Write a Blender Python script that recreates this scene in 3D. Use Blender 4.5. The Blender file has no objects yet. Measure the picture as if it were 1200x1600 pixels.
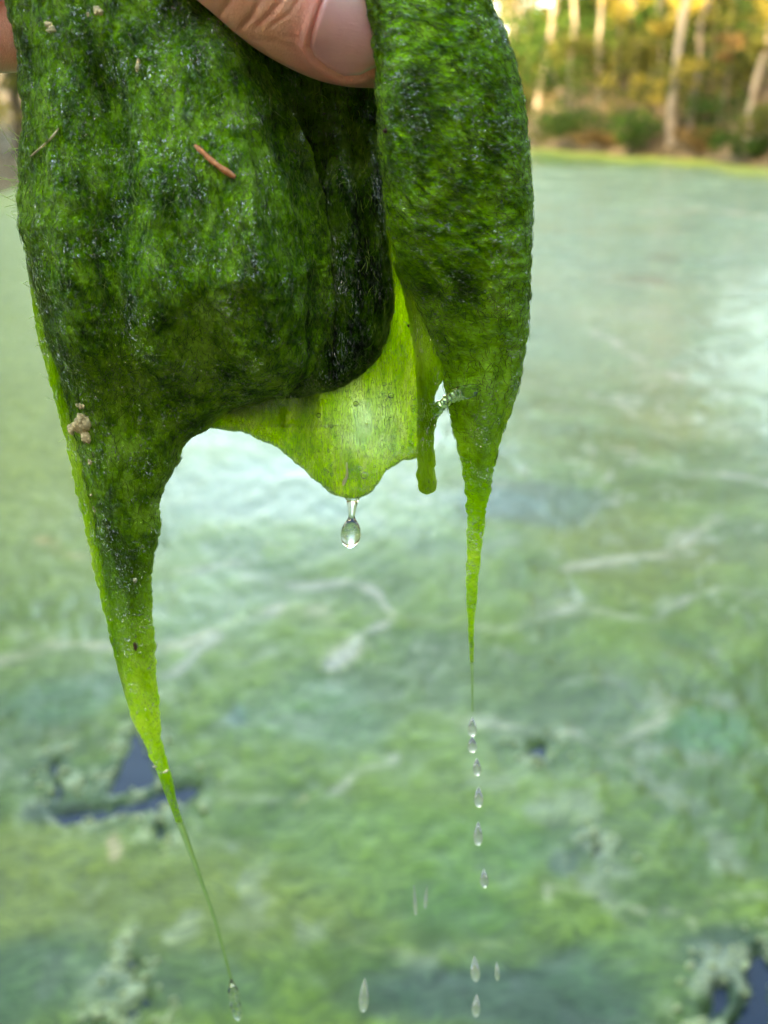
import bpy, math, random
import numpy as np
from mathutils import Vector, Matrix
from mathutils.bvhtree import BVHTree

random.seed(7)
RNG = np.random.default_rng(11)
SC = bpy.context.scene
COL = SC.collection
R = math.radians

# ------------------------------------------------------------------ camera, sky, sun, exposure
CAM_H = 1.4
PITCH = R(21.65)
SUN_AZ, SUN_EL = R(-152), R(22)         # azimuth clockwise from +Y (the viewing direction)
cam_d = bpy.data.cameras.new('camera')
cam = bpy.data.objects.new('camera', cam_d)
COL.objects.link(cam)
cam.location = (0, 0, CAM_H)
cam.rotation_euler = (math.pi / 2 - PITCH, 0, 0)
cam_d.sensor_fit = 'VERTICAL'
cam_d.sensor_height = 36
cam_d.lens = 36
cam_d.clip_start = 0.005
cam_d.clip_end = 2000
cam_d.dof.use_dof = True
cam_d.dof.focus_distance = 0.199
cam_d.dof.aperture_fstop = 16.5
SC.camera = cam

world = bpy.data.worlds.new('World')
SC.world = world
world.use_nodes = True
wn, wl = world.node_tree.nodes, world.node_tree.links
sky = wn.new('ShaderNodeTexSky')
sky.sky_type = 'NISHITA'
sky.sun_disc = False
sky.sun_elevation = SUN_EL
sky.sun_rotation = SUN_AZ
sky.air_density = 1.0
sky.dust_density = 1.5
bg = wn['Background']
bg.inputs['Strength'].default_value = 0.15
wl.new(sky.outputs[0], bg.inputs[0])

sun_d = bpy.data.lights.new('sun', 'SUN')
sun_d.energy = 2.2
sun_d.angle = R(0.5)
sun_d.color = (1.0, 0.86, 0.66)
sun = bpy.data.objects.new('sun', sun_d)
COL.objects.link(sun)
SUN_DIR = Vector((math.sin(SUN_AZ) * math.cos(SUN_EL), math.cos(SUN_AZ) * math.cos(SUN_EL), math.sin(SUN_EL)))
sun.rotation_euler = SUN_DIR.to_track_quat('Z', 'Y').to_euler()
sun.location = (0, -5, 30)

SC.view_settings.view_transform = 'Standard'
SC.view_settings.look = 'None'
SC.view_settings.gamma = 1
SC.view_settings.use_curve_mapping = False
SC.view_settings.exposure = 3.92
SC.view_settings.use_white_balance = True
SC.view_settings.white_balance_temperature = 9200
SC.view_settings.white_balance_tint = 0
SC.cycles.use_denoising = True
SC.cycles.max_bounces = 12
SC.cycles.transmission_bounces = 12
SC.cycles.transparent_max_bounces = 16
SC.cycles.sample_clamp_indirect = 6
SC.cycles.caustics_refractive = True

# ------------------------------------------------------------------ helpers
F_PX = 1600.0
CP, SP = math.cos(PITCH), math.sin(PITCH)
FWD = np.array([0, CP, -SP]); UPV = np.array([0, SP, CP]); RGT = np.array([1.0, 0, 0])
CAMP = np.array([0, 0, CAM_H])
Y0 = 0.199                                # the clump hangs in the plumb plane y = Y0


def rays(px, py):
    px = np.asarray(px, float); py = np.asarray(py, float)
    return FWD + ((px - 600) / F_PX)[..., None] * RGT + ((800 - py) / F_PX)[..., None] * UPV


def hang(px, py, w_mm):
    """point seen at px,py on the plumb plane y = Y0 + w"""
    d = rays(px, py)
    t = (Y0 + np.asarray(w_mm, float) / 1000.0) / d[..., 1]
    return CAMP + d * t[..., None]


def ground(px, py, z=0.0):
    d = rays(px, py)
    t = (z - CAM_H) / d[..., 2]
    return (CAMP + d * t[..., None])


def project(p):
    q = np.asarray(p) - CAMP
    dep = q @ FWD
    return 600 + F_PX * (q @ RGT) / dep, 800 - F_PX * (q @ UPV) / dep


def _hash(ix, iy, iz, seed):
    h = (ix.astype(np.int64) * 374761393 + iy.astype(np.int64) * 668265263 + iz.astype(np.int64) * 2147483647 + seed * 974711) & 0xffffffff
    h = ((h ^ (h >> 13)) * 1274126177) & 0xffffffff
    h = ((h ^ (h >> 16)) * 2246822519) & 0xffffffff
    return ((h ^ (h >> 15)) & 0xffff) / 65535.0


def vnoise(x, y, z=0.0, seed=0):
    x, y, z = np.broadcast_arrays(np.asarray(x, float), np.asarray(y, float), np.asarray(z, float))
    ix, iy, iz = np.floor(x), np.floor(y), np.floor(z)
    fx, fy, fz = x - ix, y - iy, z - iz
    fx = fx * fx * fx * (fx * (fx * 6 - 15) + 10); fy = fy * fy * fy * (fy * (fy * 6 - 15) + 10); fz = fz * fz * (3 - 2 * fz)
    r = 0
    for a in (0, 1):
        for b in (0, 1):
            for c in (0, 1):
                r = r + (fx if a else 1 - fx) * (fy if b else 1 - fy) * (fz if c else 1 - fz) * _hash(ix + a, iy + b, iz + c, seed)
    return r * 2 - 1


def fbm(x, y, z=0.0, octv=4, seed=0, gain=0.5):
    r = 0; a = 1; f = 1.0; n = 0
    for i in range(octv):
        r = r + a * vnoise(np.asarray(x) * f + i * 17.3, np.asarray(y) * f - i * 9.1, np.asarray(z) * f, seed + i)
        n += a; a *= gain; f *= 2.03
    return r / n


def poly_dist(x, y, pts):
    """distance of points to an open polyline, and the run along it 0..1"""
    best = np.full(np.shape(x), 1e9); run = np.zeros(np.shape(x))
    n = len(pts) - 1
    for i in range(n):
        ax, ay = pts[i][:2]; bx, by = pts[i + 1][:2]
        dx, dy = bx - ax, by - ay
        t = np.clip(((x - ax) * dx + (y - ay) * dy) / (dx * dx + dy * dy + 1e-12), 0, 1)
        d = np.hypot(x - ax - t * dx, y - ay - t * dy)
        m = d < best
        best = np.where(m, d, best); run = np.where(m, (i + t) / n, run)
    return best, run


def poly_sd(x, y, pts):
    """signed distance to a closed polygon, negative inside"""
    d, _ = poly_dist(x, y, list(pts) + [pts[0]])
    ins = np.zeros(np.shape(x), bool)
    n = len(pts)
    for i in range(n):
        ax, ay = pts[i]; bx, by = pts[(i + 1) % n]
        if ay == by: continue
        c = ((ay > y) != (by > y)) & (x < (bx - ax) * (y - ay) / (by - ay) + ax)
        ins ^= c
    return np.where(ins, -d, d)


def new_mesh(name, verts, faces, smooth=True):
    me = bpy.data.meshes.new(name)
    verts = np.ascontiguousarray(verts, dtype=np.float32).reshape(-1, 3)
    if isinstance(faces, np.ndarray):
        k = faces.shape[1]; n = faces.shape[0]
        me.vertices.add(len(verts)); me.vertices.foreach_set('co', verts.ravel())
        me.loops.add(n * k); me.loops.foreach_set('vertex_index', faces.astype(np.int32).ravel())
        me.polygons.add(n); me.polygons.foreach_set('loop_start', np.arange(0, n * k, k, dtype=np.int32))
        me.update(calc_edges=True)
    else:
        me.from_pydata([tuple(v) for v in verts], [], faces)
    if smooth:
        me.polygons.foreach_set('use_smooth', np.ones(len(me.polygons), bool))
    me.validate()
    me.update()
    return me


def add_attr(me, name, vals):
    a = me.attributes.new(name, 'FLOAT', 'POINT')
    a.data.foreach_set('value', np.ascontiguousarray(vals, dtype=np.float32).ravel())


def add_col(me, name, rgb):
    a = me.attributes.new(name, 'FLOAT_COLOR', 'POINT')
    rgb = np.asarray(rgb, np.float32).reshape(-1, 3)
    a.data.foreach_set('color', np.c_[rgb, np.ones(len(rgb), np.float32)].ravel())


def obj(name, me, mat, parent=None, kind=None):
    o = bpy.data.objects.new(name, me)
    COL.objects.link(o)
    if mat is not None and not me.materials: me.materials.append(mat)
    if parent is not None: o.parent = parent
    if kind: o['kind'] = kind
    return o


def tag(o, label, cat=None, group=None, kind=None):
    if label: o['label'] = label
    if cat: o['category'] = cat
    if group: o['group'] = group
    if kind: o['kind'] = kind
    return o


def thing(name, label, cat, loc=(0, 0, 0), group=None):
    o = bpy.data.objects.new(name, None)
    COL.objects.link(o); o.location = loc; o.empty_display_size = 0.05
    return tag(o, label, cat, group)


def grid_faces(nr, nc, wrap=False):
    r = np.arange(nr - 1)[:, None]; c = np.arange(nc if wrap else nc - 1)[None, :]
    c2 = (c + 1) % nc
    return np.stack([r * nc + c, r * nc + c2, (r + 1) * nc + c2, (r + 1) * nc + c], -1).reshape(-1, 4)


def grid_normals(P, wrap=True):
    du = np.gradient(P, axis=0)
    if wrap:
        dv = np.roll(P, -1, 1) - np.roll(P, 1, 1)
    else:
        dv = np.gradient(P, axis=1)
    n = np.cross(du, dv)
    return n / (np.linalg.norm(n, axis=-1, keepdims=True) + 1e-12)


def curve_of(pts):
    """monotone key points (y, value) -> smooth function"""
    pts = sorted(pts); ys = np.array([p[0] for p in pts], float); vs = np.array([p[1] for p in pts], float)
    m = np.zeros_like(vs); d = np.diff(vs) / np.diff(ys)
    m[1:-1] = np.where(d[1:] * d[:-1] > 0, 2 * d[1:] * d[:-1] / (d[1:] + d[:-1] + 1e-12 * np.sign(d[1:] + d[:-1] + 1e-20)), 0)
    m[0], m[-1] = d[0], d[-1]

    def f(y):
        y = np.clip(y, ys[0], ys[-1])
        i = np.clip(np.searchsorted(ys, y) - 1, 0, len(ys) - 2)
        h = ys[i + 1] - ys[i]; t = (y - ys[i]) / h
        return ((1 + 2 * t) * (1 - t) ** 2 * vs[i] + t * (1 - t) ** 2 * h * m[i] + t * t * (3 - 2 * t) * vs[i + 1] + t * t * (t - 1) * h * m[i + 1])
    return f


# ------------------------------------------------------------------ materials
class NT:
    def __init__(s, name):
        s.m = bpy.data.materials.new(name); s.m.use_nodes = True
        s.t = s.m.node_tree; s.t.nodes.clear()
        s.out = s.n('ShaderNodeOutputMaterial')

    def n(s, typ, **kw):
        nd = s.t.nodes.new(typ)
        for k, v in kw.items():
            if k.startswith('_'): setattr(nd, k[1:], v)
        for k, v in kw.items():
            if not k.startswith('_'):
                inp = nd.inputs[int(k[1:])] if k[0] == 'i' and k[1:].isdigit() else nd.inputs[k.replace('__', ' ')]
                if isinstance(v, bpy.types.NodeSocket): s.t.links.new(v, inp)
                else: inp.default_value = v
        return nd

    def attr(s, name): return s.n('ShaderNodeAttribute', _attribute_name=name)
    def pos(s): return s.n('ShaderNodeTexCoord').outputs['Object']

    def noise(s, vec, scale, detail=3, rough=0.55, dist=0.0):
        return s.n('ShaderNodeTexNoise', Vector=vec, Scale=scale, Detail=detail, Roughness=rough, Distortion=dist).outputs['Fac']

    def mapv(s, vec, scale=(1, 1, 1), rot=(0, 0, 0), loc=(0, 0, 0)):
        return s.n('ShaderNodeMapping', Vector=vec, Scale=scale, Rotation=rot, Location=loc).outputs[0]

    def ramp(s, fac, stops):
        nd = s.n('ShaderNodeValToRGB', Fac=fac)
        el = nd.color_ramp.elements
        while len(el) < len(stops): el.new(0.5)
        for e, (p, c) in zip(el, stops):
            e.position = p; e.color = (*c, 1) if len(c) == 3 else c
        return nd.outputs['Color']

    def math(s, op, a, b=0.0, clamp=False):
        return s.n('ShaderNodeMath', _operation=op, _use_clamp=clamp, i0=a, i1=b).outputs[0]

    def mix(s, fac, a, b, mode='MIX'):
        nd = s.t.nodes.new('ShaderNodeMix'); nd.data_type = 'RGBA'; nd.blend_type = mode
        for k, v in ((0, fac), (6, a), (7, b)):
            if isinstance(v, bpy.types.NodeSocket): s.t.links.new(v, nd.inputs[k])
            elif k == 0: nd.inputs[0].default_value = v
            else: nd.inputs[k].default_value = (*v, 1)
        return nd.outputs[2]

    def bump(s, h, dist, strength=1.0, normal=None):
        nd = s.n('ShaderNodeBump', Height=h, Distance=dist, Strength=strength)
        if normal is not None: s.t.links.new(normal, nd.inputs['Normal'])
        return nd.outputs[0]

    def mixs(s, fac, a, b):
        nd = s.n('ShaderNodeMixShader')
        for k, v in ((0, fac), (1, a), (2, b)):
            if isinstance(v, bpy.types.NodeSocket): s.t.links.new(v, nd.inputs[k])
            else: nd.inputs[k].default_value = v
        return nd.outputs[0]

    def done(s, sh, disp=None):
        s.t.links.new(sh, s.out.inputs['Surface']); return s.m


def simple(name, c1, c2, scale, rough=0.7, bump=0.0, bscale=None, spec=0.3, stretch=(1, 1, 1)):
    t = NT(name); v = t.mapv(t.pos(), stretch)
    n = t.noise(v, scale, 4)
    c = t.ramp(n, [(0.3, c1), (0.7, c2)])
    kw = {}
    if bump:
        kw['Normal'] = t.bump(t.noise(v, bscale or scale * 3, 3), bump)
    p = t.n('ShaderNodeBsdfPrincipled', Roughness=rough, **{'Base Color': c, 'Specular IOR Level': spec}, **kw)
    return t.done(p.outputs[0])


def make_algae(name, rotz=0.0, stretch=(1, 1, 1), dark=1.0, glow=1.0):
    t = NT(name); pos = t.pos()
    v = t.mapv(pos, stretch, (0, rotz, 0))
    big = t.noise(t.mapv(pos, (1.25, 1, 0.6)), 80, 3, 0.6, 0.6)
    mid = t.noise(v, 330, 4, 0.65, 0.4)
    fine = t.noise(v, 1500, 4, 0.7, 0.5)
    vfine = t.noise(v, 5200, 2, 0.6, 0.3)
    s = t.math('ADD', t.math('MULTIPLY', big, 0.44), t.math('ADD', t.math('MULTIPLY', mid, 0.34), t.math('ADD', t.math('MULTIPLY', fine, 0.24), t.math('MULTIPLY', vfine, 0.06))))
    d = dark
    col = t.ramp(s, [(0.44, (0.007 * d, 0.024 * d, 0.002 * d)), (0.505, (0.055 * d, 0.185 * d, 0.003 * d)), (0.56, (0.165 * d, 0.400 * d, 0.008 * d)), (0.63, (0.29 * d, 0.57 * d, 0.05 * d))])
    h = t.math('ADD', t.math('MULTIPLY', fine, 1.0), t.math('MULTIPLY', vfine, 0.5))
    nrm = t.bump(h, 0.0013, 1.0)
    thin = t.attr('thin').outputs['Fac']
    dif = t.n('ShaderNodeBsdfDiffuse', Color=col, Normal=nrm).outputs[0]
    tcol = t.ramp(s, [(0.40, (0.36, 0.56, 0.03)), (0.52, (0.58, 0.80, 0.06)), (0.64, (0.84, 0.95, 0.25))])
    trn = t.n('ShaderNodeBsdfTranslucent', Color=tcol, Normal=nrm).outputs[0]
    body = t.mixs(t.math('MULTIPLY', thin, 0.92 * glow, True), dif, trn)
    fr = t.math('MINIMUM', t.n('ShaderNodeFresnel', IOR=1.36, Normal=nrm).outputs[0], 0.30)
    gl = t.n('ShaderNodeBsdfGlossy', Color=(1, 1, 1, 1), Roughness=0.16, Normal=nrm).outputs[0]
    wet = t.ramp(t.noise(v, 1300, 3, 0.65), [(0.47, (0.05,) * 3), (0.62, (0.8, 0.8, 0.8))])
    sp = t.ramp(t.noise(v, 2600, 2, 0.6), [(0.565, (0, 0, 0)), (0.61, (1, 1, 1))])
    spm = t.ramp(t.noise(pos, 160, 3, 0.6), [(0.46, (0.08,) * 3), (0.62, (1, 1, 1))])
    fac = t.math('ADD', t.math('MULTIPLY', fr, wet), t.math('MULTIPLY', t.math('MULTIPLY', sp, spm), 0.8), True)
    return t.done(t.mixs(fac, body, gl))


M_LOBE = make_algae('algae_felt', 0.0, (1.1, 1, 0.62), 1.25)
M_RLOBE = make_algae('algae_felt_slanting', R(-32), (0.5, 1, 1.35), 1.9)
M_FOLD = make_algae('algae_felt_shaded', 0.0, (1.4, 1.2, 0.45), 0.4)  # darker felt copy: shade under the thumb put into the colour
M_TAIL = make_algae('algae_strands', 0.0, (1.3, 1.3, 0.35))


def make_membrane():
    t = NT('algae_membrane'); pos = t.pos()
    v = t.mapv(pos, (1.3, 1.3, 0.3), (0, R(8), 0))
    a = t.noise(v, 320, 4, 0.65, 0.8)
    f = t.noise(v, 2000, 3, 0.65, 1.0)
    s = t.math('ADD', t.math('MULTIPLY', a, 0.65), t.math('MULTIPLY', f, 0.35))
    thin = t.attr('thin').outputs['Fac']
    tcol = t.ramp(s, [(0.41, (0.38, 0.64, 0.004)), (0.5, (0.74, 0.94, 0.03)), (0.59, (0.93, 0.99, 0.30))])
    dcol = t.ramp(s, [(0.40, (0.02, 0.07, 0.004)), (0.60, (0.12, 0.24, 0.02))])
    nrm = t.bump(t.math('ADD', f, t.math('MULTIPLY', t.noise(t.mapv(pos, (1, 1, 0.5)), 700, 2), 0.9)), 0.0008, 0.9)
    dif = t.n('ShaderNodeBsdfDiffuse', Color=dcol, Normal=nrm).outputs[0]
    trn = t.n('ShaderNodeBsdfTranslucent', Color=tcol, Normal=nrm).outputs[0]
    body = t.mixs(t.math('MULTIPLY', thin, 0.95, True), dif, trn)
    clr = t.n('ShaderNodeBsdfTransparent', Color=(0.92, 0.99, 0.75, 1)).outputs[0]
    film = t.attr('film').outputs['Fac']
    body = t.mixs(film, body, clr)
    fr = t.n('ShaderNodeFresnel', IOR=1.36, Normal=nrm).outputs[0]
    gl = t.n('ShaderNodeBsdfGlossy', Roughness=0.12, Normal=nrm).outputs[0]
    return t.done(t.mixs(fr, body, gl))


M_MEMB = make_membrane()


def make_glass(name, rough=0.0, col=(1, 1, 1, 1), tw=1.0):
    t = NT(name)
    p = t.n('ShaderNodeBsdfPrincipled', Roughness=rough, IOR=1.333, **{'Base Color': col, 'Transmission Weight': tw})
    return t.done(p.outputs[0])


M_DROP = make_glass('clear_water')
M_DRIP = make_glass('whitened_water', 0.03, (1, 1, 1, 1), 0.86)  # clear water with some opaque white mixed in
M_BUBBLE = make_glass('air_bubble_film', 0.02, (0.9, 1, 0.75, 1))
M_THREAD = make_glass('green_water_thread', 0.05, (0.80, 0.93, 0.55, 1))


def make_skin():
    t = NT('skin'); pos = t.pos()
    red = t.attr('red').outputs['Fac']
    n1 = t.noise(pos, 140, 4, 0.6); n2 = t.noise(pos, 1400, 3, 0.6)
    base = t.mix(t.math('ADD', t.math('MULTIPLY', n1, 0.7), t.math('MULTIPLY', n2, 0.3)), (0.68, 0.29, 0.17), (0.94, 0.53, 0.39))
    base = t.mix(red, base, (0.88, 0.36, 0.30))
    vor = t.n('ShaderNodeTexVoronoi', Vector=t.mapv(pos, (1.4, 1.0, 0.9), (0, 0.5, 0)), Scale=1500.0, _feature='DISTANCE_TO_EDGE').outputs['Distance']
    h = t.math('ADD', t.math('MULTIPLY', t.math('MINIMUM', vor, 0.25), 1.2), t.math('MULTIPLY', n2, 0.5))
    nrm = t.bump(h, 0.00022, 0.8)
    p = t.n('ShaderNodeBsdfPrincipled', Roughness=0.42, Normal=nrm, **{'Base Color': base, 'Subsurface Weight': 0.35, 'Subsurface Scale': 0.0025, 'Specular IOR Level': 0.5})
    p.inputs['Subsurface Radius'].default_value = (1.0, 0.35, 0.2)
    return t.done(p.outputs[0])


def make_nail():
    t = NT('nail'); pos = t.pos()
    v = t.mapv(pos, (0.35, 1, 2.6), (0, R(-24), 0))
    r = t.noise(v, 800, 3, 0.6)
    sheen_tip = t.attr('pale').outputs['Fac']
    c = t.mix(t.noise(pos, 220, 2), (0.84, 0.37, 0.37), (0.92, 0.49, 0.48))
    c = t.mix(sheen_tip, c, (0.90, 0.74, 0.70))
    p = t.n('ShaderNodeBsdfPrincipled', Roughness=0.2, Normal=t.bump(r, 0.0002, 0.6), **{'Base Color': c, 'Subsurface Weight': 0.2, 'Subsurface Scale': 0.001, 'Specular IOR Level': 0.55, 'Coat Weight': 0.3, 'Coat Roughness': 0.15})
    return t.done(p.outputs[0])


M_SKIN, M_NAIL = make_skin(), make_nail()


def make_mat_surface():
    t = NT('floating_algae'); pos = t.pos()
    col = t.attr('tint').outputs['Color']
    wet = t.attr('wet').outputs['Fac']
    w1 = t.noise(pos, 3.2, 3, 0.5)
    comb = t.n('ShaderNodeVectorMath', _operation='ADD', i0=pos, i1=t.n('ShaderNodeCombineXYZ', X=t.math('MULTIPLY', w1, 0.5), Y=t.math('MULTIPLY', w1, 0.4)).outputs[0]).outputs[0]
    st = t.noise(t.mapv(comb, (20, 105, 10), (0, 0, R(12))), 1.0, 4, 0.65)
    f = t.noise(pos, 120, 4, 0.7)
    k = t.math('ADD', t.math('MULTIPLY', st, 0.68), t.math('MULTIPLY', f, 0.32))
    v = t.ramp(k, [(0.36, (0.40, 0.46, 0.42)), (0.51, (0.92, 0.94, 0.90)), (0.63, (1.5, 1.45, 1.25))])
    c = t.mix(1.0, col, v, 'MULTIPLY')
    nrm = t.bump(t.math('ADD', st, t.math('MULTIPLY', f, 1.0)), 0.012, 0.55)
    rip = t.bump(t.noise(t.mapv(pos, (9, 14, 9)), 1.0, 3), 0.004, 0.15)
    p = t.n('ShaderNodeBsdfPrincipled', Normal=nrm, Roughness=0.6, **{'Base Color': c, 'Specular IOR Level': 0.2, 'Coat Weight': wet, 'Coat Roughness': t.math('SUBTRACT', 0.34, t.math('MULTIPLY', wet, 0.22)), 'Coat IOR': 1.33, 'Coat Normal': rip})
    p.inputs['Coat Weight'].default_value = 0.5
    return t.done(p.outputs[0])


def make_water():
    t = NT('pond_water'); pos = t.pos()
    rip = t.bump(t.noise(t.mapv(pos, (5, 8, 5)), 1.0, 4), 0.004, 0.5)
    p = t.n('ShaderNodeBsdfPrincipled', Normal=rip, Roughness=0.04, IOR=1.333, **{'Base Color': (0.003, 0.013, 0.034, 1), 'Specular IOR Level': 0.42})
    return t.done(p.outputs[0])


M_POND, M_WATER = make_mat_surface(), make_water()
M_CURD = simple('algae_curd', (0.20, 0.27, 0.09), (0.46, 0.48, 0.28), 30, 0.6, 0.004, 200, 0.4)


def make_terrain():
    t = NT('leaf_litter_ground'); pos = t.pos()
    a = t.noise(pos, 0.35, 4, 0.6); b = t.noise(pos, 7, 4, 0.7)
    c = t.ramp(t.math('ADD', t.math('MULTIPLY', a, 0.5), t.math('MULTIPLY', b, 0.5)), [(0.36, (0.035, 0.04, 0.018)), (0.48, (0.11, 0.075, 0.04)), (0.58, (0.26, 0.17, 0.09)), (0.7, (0.38, 0.29, 0.17))])
    p = t.n('ShaderNodeBsdfPrincipled', Roughness=0.9, Normal=t.bump(b, 0.12, 0.8), **{'Base Color': c, 'Specular IOR Level': 0.1})
    return t.done(p.outputs[0])


M_TERR = make_terrain()


def make_leaf(name, c1, c2, c3):
    t = NT(name)
    r = t.attr('hue').outputs['Fac']
    c = t.ramp(r, [(0.0, c1), (0.55, c2), (1.0, c3)])
    d = t.n('ShaderNodeBsdfDiffuse', Color=c).outputs[0]
    tr = t.n('ShaderNodeBsdfTranslucent', Color=c).outputs[0]
    return t.done(t.mixs(0.4, d, tr))


M_LEAF_G = make_leaf('green_leaves', (0.020, 0.045, 0.012), (0.05, 0.095, 0.022), (0.13, 0.17, 0.035))
M_LEAF_O = make_leaf('olive_leaves', (0.05, 0.06, 0.02), (0.12, 0.12, 0.03), (0.26, 0.21, 0.05))
M_LEAF_Y = make_leaf('autumn_yellow_leaves', (0.16, 0.14, 0.03), (0.34, 0.25, 0.05), (0.50, 0.38, 0.12))
M_LEAF_R = make_leaf('russet_leaves', (0.09, 0.055, 0.025), (0.22, 0.13, 0.05), (0.36, 0.23, 0.09))
M_BARK_P = simple('pale_bark', (0.15, 0.115, 0.085), (0.34, 0.27, 0.21), 3.0, 0.85, 0.02, 14, 0.1, (1, 1, 0.5))
M_BARK_D = simple('grey_bark', (0.07, 0.055, 0.04), (0.20, 0.155, 0.12), 4.0, 0.9, 0.03, 16, 0.1, (1, 1, 0.4))
M_WOOD = simple('rust_brown_needle', (0.42, 0.12, 0.035), (0.68, 0.27, 0.10), 900, 0.45, 0.0002, 2500, 0.5)
M_DARKSEED = simple('dark_brown_husk', (0.03, 0.012, 0.008), (0.10, 0.045, 0.03), 900, 0.5)
M_GRIT = simple('beige_grit', (0.36, 0.27, 0.12), (0.94, 0.80, 0.50), 900, 0.8, 0.0006, 1500, 0.3)
M_PALE = simple('pale_larva', (0.55, 0.50, 0.30), (0.78, 0.74, 0.55), 800, 0.35, 0, None, 0.5)
M_FIBRE = make_leaf('algae_fibre', (0.55, 0.7, 0.2), (0.7, 0.85, 0.35), (0.9, 0.95, 0.6))

def make_filament():
    t = NT('algae_filament')
    c = t.ramp(t.attr('hue').outputs['Fac'], [(0.0, (0.008, 0.035, 0.003)), (0.45, (0.06, 0.19, 0.006)), (1.0, (0.40, 0.58, 0.10))])
    d = t.n('ShaderNodeBsdfPrincipled', Roughness=0.22, **{'Base Color': c, 'Specular IOR Level': 0.8})
    tr = t.n('ShaderNodeBsdfTranslucent', Color=c).outputs[0]
    return t.done(t.mixs(0.3, d.outputs[0], tr))


M_FILA = make_filament()
M_LARVA = make_leaf('larva_skin', (0.80, 0.76, 0.55), (0.86, 0.82, 0.62), (0.92, 0.9, 0.75))

# ------------------------------------------------------------------ the setting: shore, ground, water
_shore = curve_of([(-180, 1.0), (-150, 1.1), (-120, 1.6), (-90, 3.0), (-60, 7.0), (-35, 13), (-24, 17), (-19.5, 19.5), (-15, 28), (-9, 52), (-4, 75), (2, 80), (5, 62), (7.4, 39), (12, 34.5), (19.5, 28.0), (26, 21), (40, 13), (60, 8), (90, 4), (120, 1.8), (150, 1.1), (180, 1.0)])
_slope = curve_of([(-180, 0.22), (-130, 0.22), (-90, 0.12), (-60, 0.10), (-30, 0.07), (-15, 0.05), (0, 0.03), (6, 0.10), (9, 0.24), (25, 0.26), (60, 0.2), (100, 0.16), (140, 0.2), (180, 0.22)])


def shore_r(az):
    return _shore(az) * (1 + 0.02 * np.sin(np.asarray(az) * 0.9) + 0.012 * np.sin(np.asarray(az) * 2.3 + 1))


def terr_z(x, y):
    x = np.asarray(x, float); y = np.asarray(y, float)
    az = np.degrees(np.arctan2(x, y)); r = np.hypot(x, y)
    s = r - shore_r(az)
    up = 0.22 * (1 - np.exp(-np.maximum(s, 0) / 0.8)) + 11 * np.tanh(np.maximum(s - 0.5, 0) * _slope(az) / 11)
    up = up + np.clip(s / 4, 0, 1) * 0.25 * fbm(x / 3.5, y / 3.5, 0, 3, 5)
    return np.where(s > 0, up, np.maximum(s * 0.35, -0.6))


def tri_point(az, r):
    x = math.sin(R(az)) * r; y = math.cos(R(az)) * r
    return x, y, float(terr_z(x, y))


azs = np.linspace(-180, 180, 361)
srad = np.r_[np.linspace(-1.2, -0.1, 4), np.linspace(0, 3, 12), np.geomspace(3.6, 700, 40)]
rr = np.maximum(shore_r(azs)[None, :] + srad[:, None], 0.02)
X = np.sin(np.radians(azs))[None, :] * rr; Y = np.cos(np.radians(azs))[None, :] * rr
Pz = np.stack([X, Y, terr_z(X, Y)], -1)
me = new_mesh('ground', Pz, grid_faces(len(srad), len(azs))[:, ::-1])
obj('ground', me, M_TERR, None, 'structure')

aw = np.linspace(0, 2 * np.pi, 97)[:-1]
ring = np.stack([np.cos(aw) * 110, np.sin(aw) * 110, np.zeros(96)], -1)
me = new_mesh('water', np.r_[[[0, 0, 0]], ring], [(0, 1 + i, 1 + (i + 1) % 96) for i in range(96)], False)
obj('water', me, M_WATER, None, 'structure')

# ---- the floating mat: one sheet that rises out of the water and sinks where the photo shows open water
NA, NRR = 560, 540
az_g = np.radians(np.concatenate([np.linspace(-75, -27, 50, endpoint=False), np.linspace(-27, 27, NA - 100, endpoint=False), np.linspace(27, 75, 50)]))
r_g = np.geomspace(0.3, 84, NRR)
RRg, AA = np.meshgrid(r_g, az_g, indexing='ij')
gx, gy = np.sin(AA) * RRg, np.cos(AA) * RRg
wx = gx + 0.055 * fbm(gx * 5, gy * 5, 0, 3, 21); wy = gy + 0.055 * fbm(gx * 5, gy * 5, 3.3, 3, 22)


def gpts(pts):
    p = ground([q[0] for q in pts], [q[1] for q in pts])
    return [(a[0], a[1]) for a in p]


inside = shore_r(np.degrees(AA)) - RRg
n_big = fbm(wx * 1.6, wy * 1.6, 0, 4, 31)
n_mid = fbm(wx * 6, wy * 6, 0, 4, 32)
n_sm = fbm(gx * 26, gy * 26, 0, 3, 33)
hgt = 0.014 + 0.004 * n_big + 0.005 * n_mid + 0.004 * n_sm
curdness = np.zeros_like(hgt)
openw = np.zeros_like(hgt); sunk = np.zeros_like(hgt)
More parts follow.
